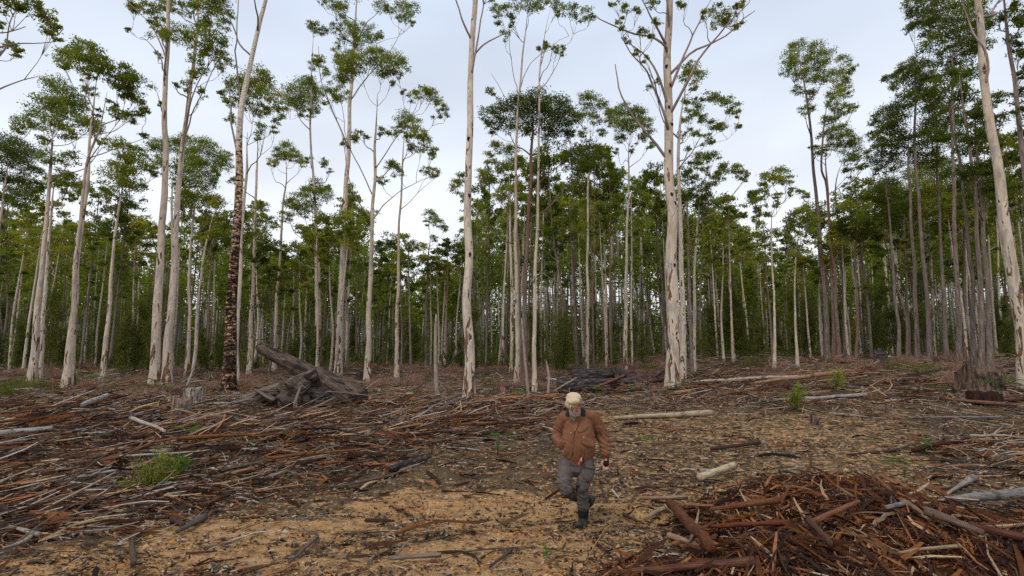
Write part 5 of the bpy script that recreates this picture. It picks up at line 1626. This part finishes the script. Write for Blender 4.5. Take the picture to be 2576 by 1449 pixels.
def single_shrub(u, v, n, h, w, L, W, leaf, lab, name='shrub'):
    a, b = shrub(n, h, w, L, W); g = ground_at(u, v)
    o = empty(name, g - [0, 0, .01], lab, 'shrub')
    a.build('stems', M['brown'], o); b.build('foliage', M[leaf], o, smooth=False)


single_shrub(398, 1236, 24, .62, .36, .06, .013, 'leaf', 'feathery green shrub standing behind the orange-brown log')
single_shrub(432, 1216, 14, .45, .26, .06, .013, 'fern', 'right half of the feathery green growth, lower and brighter')
single_shrub(322, 1246, 18, .24, .34, .05, .012, 'leaf', 'low yellow-green shrub left of the feathery green one')
single_shrub(2000, 1035, 18, 1.0, .5, .09, .03, 'leaf', 'leafy sapling with reddish stems in front of the windrow')
single_shrub(2108, 985, 14, 1.0, .5, .09, .03, 'leaf', 'second leafy sapling, behind the windrow at right')
for (u, v, lab) in ((20, 985, 'tuft of long yellow-green grass at the left edge'), (60, 975, 'second grass tuft right of the left edge'), (10, 1010, 'lowest grass tuft at the left edge'), (110, 990, 'green grass tuft before the white gums'), (1640, 935, 'tall grass tuft beside the pinkish split trunk'), (1870, 925, 'olive bush of fine leaves at the forest edge right of the thickest trunk'), (1905, 920, 'second olive bush at the forest edge'), (2260, 930, 'olive bush behind the burnt stump'), (2330, 945, 'olive bush left of the broad weathered stump')):
    mb = MB(); g = ground_at(u, v)
    n = 260
    a = rng.uniform(0, 6.28, n); r = rng.random(n) ** .7 * .7
    C = np.stack([np.cos(a) * r, np.sin(a) * r, rng.random(n) ** 1.2 * .55], 1)
    leaves(mb, C, .34, .02, -.8, rng.random(n)); o = mb.build('grass_tuft', M['needle'], None, g, False)
    tag(o, lab, 'grass')
# torn leafy sprig on the track
g = ground_at(1622, 1108)
sp_ = empty('leafy_sprig', g, 'torn sprig of pale green leaves lying on the track right of the man', 'leaves')
lm0 = MB(); leaves(lm0, np.zeros((1, 3)), .16, .06, 0, np.array([.8])); lm0 = lm0.mesh('leaf', M['fern'], False)
for i in range(14):
    lf = bpy.data.objects.new('leaf', lm0); COL.objects.link(lf); lf.parent = sp_
    lf.location = (rng.normal() * .14, rng.normal() * .06, .03 + abs(rng.normal()) * .03); lf.rotation_euler = tuple(rng.uniform(0, 6.28, 3))



def dead_bush(w, h):
    mb = MB(); tw = MB()
    for i in range(18):
        a = rng.uniform(0, 6.28); d = norm(np.array([cos(a), sin(a), rng.uniform(.15, 1.1)])); L = w * rng.uniform(.5, 1.1)
        e_ = d * L * [1, 1, h / w]
        p = spline([(0, 0, 0), e_ * .5 + rng.normal(size=3) * .05, e_ - [0, 0, .1 * L]], 6)
        tube(tw, p, np.linspace(.012, .004, 6), 3, cap=False)
        k = 60; q = rng.random((k, 1))
        j = p[1] * (1 - q) + p[-1] * q + rng.normal(size=(k, 3)) * .09
        leaves(mb, j, .15, .013, -.2, np.clip(rng.normal(.45, .22, k), 0, 1), 0)
    return tw, mb


DM = []
for _ in range(6):
    a, b = dead_bush(.9, .7); DM.append((a.mesh('twigs', M['brown']), b.mesh('dry_foliage', M['deadleaf'], False)))
GD = 'heaps of dead pinkish-brown brush before the forest'
c = 0
while c < 150:
    u = rng.uniform(-20, 2600); v = rng.uniform(905, 1010) if rng.random() < .8 else rng.uniform(905, 940)
    w_ = np.interp(u, [0, 150, 260, 480, 620, 900, 1400, 1720, 1760, 2200, 2250, 2440, 2576], [.3, .4, 1, 1, .5, .8, 1, .7, .15, .2, .8, .8, .4])
    if rng.random() > w_: continue
    if v > 985 and not (850 < u < 1120 or 180 < u < 400): continue
    g = ground_at(u, v)
    if g[1] > 55: continue
    plant('dead_bush', DM[int(rng.integers(6))], g[0], g[1], rng.uniform(.8, 1.5) * (1 + max(0, g[1] - 30) / 60), f"dry {'low' if c % 2 else 'spreading'} dead bush of pinkish-brown twigs {where(u)}", 'dead bush', GD, ('twigs', 'dry_foliage'), rng.uniform(.6, 1.1))
    c += 1


# brush litter across the forest floor
def brush():
    x, y = sample(22000, 19, 75, .7)
    n = len(x); r = np.hypot(x, y)
    L = np.minimum(rng.lognormal(-.75, .5, n), 1.4)
    mb = MB()
    cl = ss(-.2, .25, fbm(x / 2.5, y / 2.5, 71, 3))
    mb.add(*stick_batch(x, y, L, .006 + r * .0004 * rng.uniform(.5, 1.4, n), rng.uniform(0, pi, n), rng.random(n) ** 1.5 * .4 * cl, rng.normal(size=n) * .16, rng.random(n), .8, .1))
    o = mb.build('forest_floor_brush', M['wood_stuff'], smooth=False); tag(o, 'tangle of dead twigs and brush covering the forest floor', 'brush', kind='stuff')


brush()
# ------------------------------------------------------------------ the walking man
def cloth(name, stops, scale=60, rough=.85):
    t = NT(name, rough, .15)
    c = t.coord('Object')
    n1 = t.noise(c, 5.5, 4, .65); n2 = t.noise(c, scale, 3, .6)
    col = t.ramp(n1, stops)
    t.color(col); t.bump(t.math('ADD', n2, t.math('MULTIPLY', n1, 2.0)), .35, .01)
    return t.m


MP = {
    'skin': cloth('skin', [(.35, (.40, .17, .115)), (.55, (.52, .26, .19)), (.7, (.58, .31, .235))], 80, .55),
    'jacket': cloth('brown_jacket_cloth', [(.3, (.145, .062, .032)), (.5, (.195, .084, .043)), (.7, (.24, .108, .058))]),
    'cuff': cloth('ribbed_cuff', [(.3, (.11, .043, .03)), (.7, (.16, .062, .045))], 120),
    'collar': cloth('dark_leather', [(.3, (.014, .016, .016)), (.7, (.03, .034, .032))], 40, .5),
    'shirt': cloth('khaki_shirt', [(.3, (.20, .17, .10)), (.7, (.30, .26, .17))]),
    'trousers': cloth('grey_trouser_cloth', [(.3, (.062, .050, .045)), (.5, (.105, .085, .077)), (.68, (.145, .12, .10))]),
    'boot': cloth('muddy_rubber', [(.3, (.018, .019, .015)), (.5, (.042, .038, .028)), (.65, (.10, .08, .05))], 30, .5),
    'black': cloth('black_neoprene', [(.3, (.010, .010, .011)), (.7, (.018, .018, .02))], 60, .8),
    'cap': cloth('cream_cap_cloth', [(.3, (.45, .33, .20)), (.5, (.57, .43, .275)), (.7, (.64, .50, .34))]),
    'beard': cloth('grey_beard', [(.3, (.26, .17, .12)), (.5, (.40, .30, .225)), (.7, (.52, .43, .35))], 120),
    'steel': cloth('steel', [(.3, (.3, .3, .3)), (.7, (.5, .5, .5))], 60, .35),
    'orange': cloth('orange_plastic', [(.3, (.6, .08, .015)), (.7, (.7, .11, .02))], 60, .4),
    'brass': cloth('brass_stud', [(.3, (.5, .36, .14)), (.7, (.6, .45, .2))], 60, .4),
    'eye': cloth('dark_eye', [(.3, (.02, .015, .012)), (.7, (.03, .02, .02))], 60, .3),
}
gm = ground_at(1468, 1326)
MY = float(gm[1])
MZ = float(HT(gm[0], MY))
ORG = np.array([gm[0], MY, MZ])


def J(u, v, dy=0.0):
    """joint seen at (u, v), dy metres behind the man's own plane; local to his feet"""
    return P(u, v, MY + dy) - ORG


PX = MY / 1288.0


def chain(bm, pts, rad, flat=None, sides=16, dense=5):
    """closed tapering limb through pts with radii (rx, ry) or r; rounded ends"""
    pts = [np.asarray(p, float) for p in pts]
    n = len(pts) * dense
    P_ = spline(pts, n)
    L = np.concatenate([[0], np.cumsum(np.linalg.norm(np.diff(np.array(pts), axis=0), axis=1))])
    t = np.linspace(0, L[-1], n)
    ra = np.array([r if isinstance(r, tuple) else (r, r) for r in rad], float)
    rx = np.interp(t, L, ra[:, 0]); ry = np.interp(t, L, ra[:, 1])
    T = norm(np.gradient(P_, axis=0))
    # frame: first normal is kept near world x
    N1 = norm(np.array([1, 0, 0.0]) - T * T[:, :1]); N2 = np.cross(T, N1)
    a = np.arange(sides) / sides * 2 * pi
    rings = []
    for k in (0, 1, 2):
        f = sin(pi / 2 * (k + .6) / 3.6); s = -cos(pi / 2 * (k + .6) / 3.6)
        rings.append(P_[0] + T[0] * s * min(rx[0], ry[0]) + f * (rx[0] * np.cos(a)[:, None] * N1[0] + ry[0] * np.sin(a)[:, None] * N2[0]))
    for i in range(n):
        rings.append(P_[i] + rx[i] * np.cos(a)[:, None] * N1[i] + ry[i] * np.sin(a)[:, None] * N2[i])
    for k in (2, 1, 0):
        f = sin(pi / 2 * (k + .6) / 3.6); s = cos(pi / 2 * (k + .6) / 3.6)
        rings.append(P_[-1] + T[-1] * s * min(rx[-1], ry[-1]) + f * (rx[-1] * np.cos(a)[:, None] * N1[-1] + ry[-1] * np.sin(a)[:, None] * N2[-1]))
    vs_ = [[bm.verts.new(q) for q in r] for r in rings]
    for i in range(len(vs_) - 1):
        for j in range(sides):
            bm.faces.new((vs_[i][j], vs_[i][(j + 1) % sides], vs_[i + 1][(j + 1) % sides], vs_[i + 1][j]))
    bm.faces.new(vs_[0][::-1]); bm.faces.new(vs_[-1])


def ball(bm, c, r, sub=3, rot=None):
    from mathutils import Matrix
    m = Matrix.Translation(Vector(c)) @ (rot.to_matrix().to_4x4() if rot else Matrix.Identity(4)) @ Matrix.Diagonal((*r, 1))
    bmesh.ops.create_icosphere(bm, subdivisions=sub, radius=1.0, matrix=m)


def fuse(bm, name, mat, parent, voxel=.010, smooth=4, wr=None):
    bmesh.ops.recalc_face_normals(bm, faces=bm.faces)
    me = bpy.data.meshes.new(name + '_raw'); bm.to_mesh(me); bm.free()
    o = bpy.data.objects.new(name + '_raw', me); COL.objects.link(o)
    r = o.modifiers.new('r', 'REMESH'); r.mode = 'VOXEL'; r.voxel_size = voxel; r.use_smooth_shade = True
    if smooth:
        s = o.modifiers.new('s', 'SMOOTH'); s.factor = .5; s.iterations = smooth
    dg = bpy.context.evaluated_depsgraph_get()
    me2 = bpy.data.meshes.new_from_object(o.evaluated_get(dg))
    bpy.data.objects.remove(o); bpy.data.meshes.remove(me)
    me2.name = name
    if wr:
        n = len(me2.vertices); co = np.zeros(n * 3, np.float32); me2.vertices.foreach_get('co', co); co = co.reshape(-1, 3)
        no = np.zeros(n * 3, np.float32); me2.vertices.foreach_get('normal', no); no = no.reshape(-1, 3)
        d = wr(co, no)
        me2.vertices.foreach_set('co', (co + no * d[:, None]).astype(np.float32).ravel())
    me2.materials.clear(); me2.materials.append(mat)
    me2.polygons.foreach_set('use_smooth', np.ones(len(me2.polygons), bool))
    me2.update()
    ob = bpy.data.objects.new(name, me2); COL.objects.link(ob)
    if parent: ob.parent = parent
    return ob


def folds(co, k, amp, seed, stretch=(1, 1, 2.2), warp=.25):
    x = co[:, 0] * stretch[0] + co[:, 1] * stretch[1] * .7; z = co[:, 2] * stretch[2]
    w = vnoise(co[:, 0] * 9, co[:, 2] * 9, seed) * warp
    r = vnoise((x + w) * k, (z + w) * k, seed + 1) + .5 * vnoise((x - w) * k * 2.1, (z + w) * k * 2.3, seed + 2)
    return amp * (1 - np.abs(r) * 3.2)


# joints
hip_c = J(1452, 1150); neck = J(1450, 1050, .02); chest = J(1455, 1075, .02)
shL, shR = J(1420, 1050, .03), J(1488, 1048, .05)         # picture-left, picture-right
elL, wrL = J(1405, 1088, .10), J(1412, 1121, -.02)
elR, wrR = J(1515, 1098, .10), J(1523, 1146, .02)
hR = J(1524, 1158, .0)
head = J(1446, 1016, -.10)
hpL, hpR = J(1430, 1165, .02), J(1473, 1163, .0)
knL, anL = J(1421, 1224, -.10), J(1468, 1256, .34)
knR, anR = J(1464, 1226, -.04), J(1468, 1290, .0)
toeR = J(1457, 1330, -.15); heelR = J(1470, 1322, .05)
for q_ in (toeR, heelR): q_[2] = max(q_[2], float(HT(q_[0] + ORG[0], q_[1] + ORG[1])) - MZ + .022)

# body: one continuous figure
bm = bmesh.new()
chain(bm, [hip_c + [0, 0, -.04], J(1454, 1110), chest, J(1453, 1052, .02)], [(.15, .11), (.155, .11), (.17, .115), (.10, .08)])
chain(bm, [J(1452, 1056, .02), J(1449, 1036, -.03), head], [.062, .058, .06])
chain(bm, [shL, elL, wrL], [.055, .042, .03]); chain(bm, [shR, elR, wrR, hR], [.055, .042, .03, .032])
chain(bm, [J(1440, 1050, .02), shL], [.06, .055]); chain(bm, [J(1465, 1050, .02), shR], [.06, .055])
chain(bm, [wrL, J(1420, 1134, -.04)], [.03, .038])
chain(bm, [hpL, knL + [.01, .02, 0], J(1440, 1240, .09), anL], [.075, .042, .042, .035]); chain(bm, [hpR, knR, anR], [.075, .048, .04])
chain(bm, [anR, J(1466, 1320, -.0), J(1460, 1328, -.1)], [.04, .042, .03]); chain(bm, [anL, J(1476, 1268, .36), J(1462, 1282, .30)], [.04, .04, .03])
# skull, jaw, nose, brow, ears; the head is bowed and turned slightly to picture-left
ball(bm, head + [0, .015, .02], (.078, .095, .098))
fd = np.array([-.20, -.86, -.46]); fd = fd / np.linalg.norm(fd)         # where the face points
rt = norm(np.cross(fd, [0, 0, 1.0])); upv = np.cross(rt, fd)
fc = head + fd * .03 - upv * .045
ball(bm, fc, (.062, .062, .07))
ball(bm, fc + fd * .03 - upv * .055, (.04, .036, .03))
chain(bm, [fc + fd * .055 + upv * .045, fc + fd * .072 + upv * .02, fc + fd * .084 + upv * .0], [.011, .013, .017], dense=3)
for s in (-1, 1):
    ball(bm, fc + fd * .052 + rt * s * .033 + upv * .005, (.021, .018, .016))
    chain(bm, [fc + fd * .056 + rt * s * .012 + upv * .048, fc + fd * .044 + rt * s * .05 + upv * .045], [.010, .009], dense=3)
    ball(bm, head + rt * s * .078 - upv * .012 + fd * .0, (.012, .022, .03))
# hand: palm, thumb, curled fingers
ph = hR; dn = norm(J(1523, 1176, -.01) - hR)
chain(bm, [wrR + dn * .02, ph, ph + dn * .045], [(.026, .020), (.036, .022), (.038, .02)])
hs = norm(np.cross(dn, [0, 1.0, 0])); fw = np.cross(hs, dn)
for i, (o_, l) in enumerate(((-.030, .070), (-.010, .078), (.011, .072), (.030, .058))):
    b0 = ph + dn * .045 + hs * o_
    chain(bm, [b0, b0 + dn * l * .5 - fw * .008, b0 + dn * l * .88 + fw * .006 * (i % 2) - fw * .028, b0 + dn * l * .85 - fw * .05], [.0098, .0095, .0088, .008], sides=8, dense=4)
b0 = ph - dn * .0 - hs * .030
chain(bm, [b0, b0 + dn * .035 - hs * .022 - fw * .012, b0 + dn * .066 - hs * .018 - fw * .02], [.013, .0115, .009], sides=8, dense=4)
man = fuse(bm, 'person', MP['skin'], None, .0062, 2)
man.location = ORG
tag(man, 'man in cream flat cap and brown jacket walking, head bowed, hand in pocket', 'person')

# jacket
bm = bmesh.new()
chain(bm, [J(1452, 1140), J(1455, 1118, -.01), J(1455, 1085, 0), J(1453, 1062, .02), J(1451, 1046, .03)], [(.205, .150), (.216, .165), (.198, .152), (.180, .130), (.09, .085)], sides=24)
chain(bm, [J(1447, 1048, .03), J(1428, 1049, .03), shL + [.012, 0, -.01]], [.076, .080, .080]); chain(bm, [J(1458, 1048, .03), J(1476, 1048, .04), shR + [-.012, 0, -.01]], [.076, .080, .080])
chain(bm, [shL, J(1410, 1068, .07), elL, J(1402, 1103, .07), J(1409, 1117, .0)], [.082, .080, .078, .070, .056], dense=6)
chain(bm, [shR, J(1503, 1070, .08), elR, J(1522, 1120, .06), J(1523, 1140, .03)], [.084, .086, .084, .078, .068], dense=6)


def jfold(co, no):
    d = folds(co, 4.0, .0065, 3, (1, 1, .8))
    # hard creases across the bent sleeves and above the elastic hem
    el = np.exp(-(((co - elL) ** 2).sum(1)) / .012) + np.exp(-(((co - wrL) ** 2).sum(1)) / .012)
    er = np.exp(-(((co - elR) ** 2).sum(1)) / .02) + np.exp(-(((co - J(1522, 1128, .05)) ** 2).sum(1)) / .014)
    d += (el + er) * (.006 * np.sin(co[:, 2] * 120 + 14 * vnoise(co[:, 0] * 9, co[:, 2] * 5, 8) + co[:, 0] * 45) + .012 * vnoise(co[:, 0] * 14, co[:, 2] * 30, 12))
    hz = J(1452, 1146)[2]
    hem = np.exp(-((co[:, 2] - hz - .05) / .05) ** 2) * (np.abs(co[:, 0] - J(1455, 1100)[0]) < .25)
    d += hem * .004 * np.sin(co[:, 0] * 130 + co[:, 1] * 60 + 4 * vnoise(co[:, 0] * 12, co[:, 2] * 12, 18))
    return d


jk = fuse(bm, 'jacket', MP['jacket'], man, .0085, 4, jfold)


def piece(name, mat, parent, build, voxel=.006, smooth=2, wr=None):
    b = bmesh.new(); build(b); return fuse(b, name, mat, parent, voxel, smooth, wr)


# ribbed hem and cuffs
piece('hem', MP['jacket'], jk, lambda b: chain(b, [J(1446, 1152, .0), J(1449, 1142, 0), J(1451, 1134, 0)], [(.158, .128), (.186, .142), (.20, .148)], sides=24), .008, 3,
      lambda co, no: .004 * np.sin(np.arctan2(co[:, 1], co[:, 0] - J(1449, 1142)[0]) * 34))
piece('cuff', MP['cuff'], jk, lambda b: chain(b, [J(1523, 1141, .03), J(1523, 1153, .02)], [.047, .043], sides=18), .006, 1)
piece('cuff', MP['cuff'], jk, lambda b: chain(b, [J(1409, 1114, .0), J(1415, 1124, -.03)], [.050, .044], sides=18), .006, 1)


# the front of the jacket at a picture point: find its surface by ray
def on_front(u, v, off=.004, ob=jk):
    o = np.array([0, 0, CAM_H]) - ORG; d = ray(u, v); d = d / np.linalg.norm(d)
    hit, loc, nrm, _ = ob.ray_cast(Vector(o), Vector(d))
    if not hit: return J(u, v, -.15), np.array([0, -1.0, 0])
    return np.array(loc) + np.array(nrm) * off, np.array(nrm)


def patch(name, mat, parent, outline, th=.008, ob=None, inner=True, label=None):
    """a thin sewn piece following the cloth: outline in picture points, as a fan with a raised middle and skirted edge"""
    ob = ob or jk
    o = np.array(outline, float); c = o.mean(0)
    mb = MB(); V = []; k = len(o)
    for f, h in ((1.0, -.004), (1.0, th), (.82, th * 1.25), (.5, th * 1.3)):
        for q in o:
            pt, nr = on_front(*(c + (q - c) * f), h, ob); V.append(pt)
    pt, nr = on_front(c[0], c[1], th * 1.3, ob); V.append(pt)
    F = []
    for i in range(3):
        for j in range(k): F.append((i * k + j, i * k + (j + 1) % k, (i + 1) * k + (j + 1) % k, (i + 1) * k + j))
    T3 = [(3 * k + j, 3 * k + (j + 1) % k, 4 * k) for j in range(k)]
    mb.add(np.array(V), [np.array(F), np.array(T3)])
    r = mb.build(name, mat, parent, smooth=True)
    if label: r['label'] = label
    return r


def zz(zx, zy): return (1352.2 + zx / 6.583, 956 + zy / 6.583)
def zl(zx, zy): return (1352.2 + zx / 6.583, 1132 + zy / 6.583)


bpy.context.view_layer.update()
patch('placket', MP['jacket'], jk, [zz(*q) for q in ((560, 790), (600, 720), (690, 640), (705, 680), (615, 760), (607, 900), (604, 1050), (598, 1210), (570, 1250), (566, 1100), (565, 950))], .007)
patch('pocket_flap', MP['jacket'], jk, [zz(*q) for q in ((660, 830), (710, 800), (800, 740), (825, 760), (815, 800), (790, 835), (740, 860), (700, 875), (672, 862))], .009, label='slanted chest pocket flap')
patch('pocket', MP['jacket'], jk, [zz(*q) for q in ((735, 940), (800, 950), (915, 1000), (935, 1060), (900, 1120), (840, 1110), (780, 1085), (735, 1045), (728, 990))], .008, label='bellows pocket on the lower front')
patch('pocket_flap', MP['jacket'], jk, [zz(*q) for q in ((735, 1000), (790, 1030), (860, 1045), (925, 1050), (930, 1100), (890, 1118), (820, 1100), (760, 1070))], .014, label='lower pocket flap')
patch('pocket_welt', MP['jacket'], jk, [zz(*q) for q in ((440, 1020), (455, 1030), (430, 1110), (418, 1170), (405, 1150), (415, 1080))], .01)
for (a, b) in ((560, 878), (762, 945), (556, 633)):
    p_, n_ = on_front(*zz(a, b), .012)
    piece('stud', MP['brass'], jk, lambda q: ball(q, p_, (.009, .006, .009), 2), .003, 0)
# collar: two leather points folded down round an opening, and the shirt between them
def collar(b):
    for s, tip, mid, back in ((-1, zz(490, 605), zz(512, 545), zz(555, 515)), (1, zz(750, 605), zz(762, 530), zz(742, 465))):
        t0, _ = on_front(*tip, .006); m0, _ = on_front(*mid, .012)
        bk = J(*back, .03)
        chain(b, [t0 + [0, 0, .01], (t0 + m0) / 2 + [0, -.005, .01], m0 + [0, 0, .015], bk], [(.028, .007), (.030, .008), (.026, .009), (.018, .010)], sides=12, dense=5)
    chain(b, [J(*zz(560, 525), .05), J(1453, 1036, .10), J(*zz(740, 475), .04)], [(.016, .016), (.022, .016), (.016, .016)], sides=12)
piece('collar', MP['collar'], jk, collar, .0055, 2)
def shirt(b):
    t0, _ = on_front(*zz(600, 680), .004); t1, _ = on_front(*zz(590, 600), .006)
    chain(b, [t0, t1, J(*zz(600, 560), -.06), J(1449, 1036, .0)], [(.012, .01), (.046, .016), (.066, .038), (.064, .05)], sides=14)
piece('shirt', MP['shirt'], man, shirt, .006, 2)


# trousers
bm = bmesh.new()
chain(bm, [J(1452, 1138, .01), J(1452, 1156, .01), J(1451, 1172, .01)], [(.186, .125), (.195, .132), (.19, .125)], sides=22)
chain(bm, [J(1429, 1160, .01), J(1424, 1185, -.02), J(1419, 1212, -.07), J(1424, 1232, -.09)], [(.108, .110), (.104, .105), (.090, .09), (.078, .078)], dense=6)
chain(bm, [J(1424, 1230, -.08), J(1438, 1242, .06), J(1456, 1252, .22), anL], [.076, .074, .062, .055], dense=6)
chain(bm, [J(1473, 1160, .0), J(1474, 1185, -.02), J(1468, 1212, -.045), J(1464, 1230, -.04)], [(.110, .112), (.108, .108), (.086, .088), (.078, .080)], dense=6)
chain(bm, [J(1464, 1228, -.04), J(1466, 1250, -.01), J(1467, 1266, .01), J(1468, 1275, .01)], [.080, .078, .074, .076], dense=6)


def tfold(co, no):
    d = folds(co, 5, .006, 33)
    for c_, s_, k_ in ((knR, .02, 120), (J(1466, 1268), .012, 170), (knL, .02, 120), (J(1452, 1165, -.12), .02, 100)):
        d += np.exp(-(((co - c_) ** 2).sum(1)) / s_) * (.003 * np.sin(co[:, 2] * k_ + 12 * vnoise(co[:, 0] * 8, co[:, 2] * 5, 8) + co[:, 0] * 40) + .014 * vnoise(co[:, 0] * 12, co[:, 2] * 26, 9))
    return d


tr = fuse(bm, 'trousers', MP['trousers'], man, .008, 3, tfold)
patch('cargo_pocket', MP['trousers'], tr, [zl(*q) for q in ((795, 240), (850, 275), (932, 300), (930, 360), (915, 430), (880, 520), (840, 540), (750, 470), (765, 400), (785, 310))], .012, tr)
patch('pocket_flap', MP['trousers'], tr, [zl(*q) for q in ((795, 240), (860, 262), (936, 280), (934, 330), (860, 318), (792, 292))], .02, tr)
patch('knee_patch', MP['trousers'], tr, [zl(*q) for q in ((345, 565), (420, 560), (520, 590), (560, 610), (540, 680), (470, 700), (400, 680), (360, 630))], .006, tr)
patch('knee_patch', MP['trousers'], tr, [zl(*q) for q in ((635, 580), (720, 590), (812, 610), (818, 680), (760, 720), (690, 715), (640, 690))], .006, tr)


# boots: neoprene top, rubber foot
def boot(name_, ank, top, ankle, instep, toe, heel, lab):
    root_ = piece('boot', MP['boot'], man, lambda b: (chain(b, [top, ankle], [.062, .060], sides=16), chain(b, [ankle + [0, 0, .01], instep, toe], [(.060, .064), (.056, .050), (.050, .036)], sides=16),
                                                     ball(b, heel, (.048, .052, .045)), chain(b, [heel, toe], [(.044, .036), (.050, .034)], sides=16)), .0065, 3, lambda co, no: folds(co, 9, .002, 55))
    piece('boot_top', MP['black'], root_, lambda b: chain(b, [top + (ank - top) * .0, ank], [.067, .071], sides=18), .006, 1)
    return root_


boot('b', J(1468, 1279, .01), J(1467, 1296, .01), J(1467, 1312, .01), J(1463, 1322, -.06), toeR + [0, 0, .022], heelR + [0, 0, .025], '')
boot('b', J(1470, 1257, .36), J(1477, 1262, .42), J(1484, 1262, .50), J(1476, 1272, .48), J(1463, 1288, .40), J(1489, 1256, .55), '')
def sole(b):
    chain(b, [heelR + [.0, .015, -.012], toeR + [0, -.012, -.008]], [(.052, .02), (.056, .02)], sides=14)
piece('boot_sole', MP['black'], man, sole, .006, 1)

# cap, hair, beard, eyes
cc = J(1442.6, 1002, -.12)
def cap_(b):
    ball(b, cc + [.002, .0, -.002], (.100, .118, .080))
    ball(b, cc + [-.012, -.066, -.030], (.092, .080, .056))
    ball(b, cc + [.006, .045, -.010], (.094, .085, .066))
cp_ = piece('cap', MP['cap'], man, cap_, .007, 4, lambda co, no: folds(co, 8, .004, 66, (1, 1, 1)))
def brim(b):
    e0 = J(*zz(508, 418), -.21); chain(b, [J(*zz(468, 396), -.17), e0, J(*zz(575, 420), -.215), J(*zz(640, 398), -.17)], [(.014, .03), (.020, .045), (.020, .045), (.014, .03)], sides=12)
piece('cap_brim', MP['cap'], cp_, brim, .005, 2)
piece('cap_badge', MP['cuff'], cp_, lambda b: ball(b, J(*zz(527, 408), -.235), (.007, .004, .010), 2), .003, 0)
def beard_(b):
    ch = fc + fd * .045 - upv * .06
    chain(b, [fc + rt * .058 + fd * .005 + upv * .02, fc + rt * .054 + fd * .02 - upv * .03, ch + rt * .02, ch - rt * .02, fc - rt * .054 + fd * .02 - upv * .03, fc - rt * .058 + fd * .005 + upv * .02],
          [(.012, .012), (.022, .02), (.034, .032), (.034, .032), (.022, .02), (.012, .012)], sides=12)
    chain(b, [ch + fd * .0, ch - upv * .028 - fd * .005], [(.036, .028), (.026, .018)], sides=12)
    chain(b, [fc + fd * .064 - rt * .034 - upv * .028, fc + fd * .082 - upv * .018, fc + fd * .064 + rt * .034 - upv * .028], [.010, .013, .010], sides=10, dense=5)
piece('beard', MP['beard'], man, beard_, .0045, 1, lambda co, no: .004 * vnoise(co[:, 0] * 160, co[:, 2] * 90, 5))
def hair_(b):
    for s in (-1, 1):
        chain(b, [head + rt * s * .074 + upv * .03 + fd * .03, head + rt * s * .078 + upv * .02 - fd * .03, head + rt * s * .062 + upv * .0 - fd * .075], [.016, .02, .02], sides=10)
piece('hair', MP['beard'], man, hair_, .005, 1)
for s in (-1, 1):
    piece('eye', MP['eye'], man, lambda b: ball(b, fc + fd * .063 + rt * s * .031 + upv * .022, (.011, .006, .0045), 2), .002, 0)
piece('wrist_brace', MP['black'], man, lambda b: chain(b, [J(1523, 1151, .02), J(1524, 1158, .01), J(1524, 1166, .0)], [.040, .040, .043], sides=16), .005, 1)

# keys hanging at the belt
k0, _ = on_front(1461, 1153, .03, tr)
ky = empty('key_bunch', ORG + k0, 'bunch of keys with an orange holder hanging from the man\'s belt', 'keys')
piece('key_holder', MP['orange'], ky, lambda b: chain(b, [(-.012, 0, .0), (-.028, -.004, -.045), (-.032, -.004, -.068)], [(.009, .005), (.010, .005), (.013, .007)], sides=10), .003, 0)
piece('key', MP['steel'], ky, lambda b: chain(b, [(.0, -.004, .005), (.004, -.006, -.035)], [(.008, .003), (.006, .003)], sides=8), .003, 0)
piece('key', MP['steel'], ky, lambda b: chain(b, [(.004, 0, .012), (-.008, -.006, -.022)], [(.008, .003), (.006, .003)], sides=8), .003, 0)
piece('key_fob', MP['black'], ky, lambda b: chain(b, [(.020, -.004, .0), (.022, -.006, -.040)], [(.012, .007), (.014, .008)], sides=10), .003, 0)
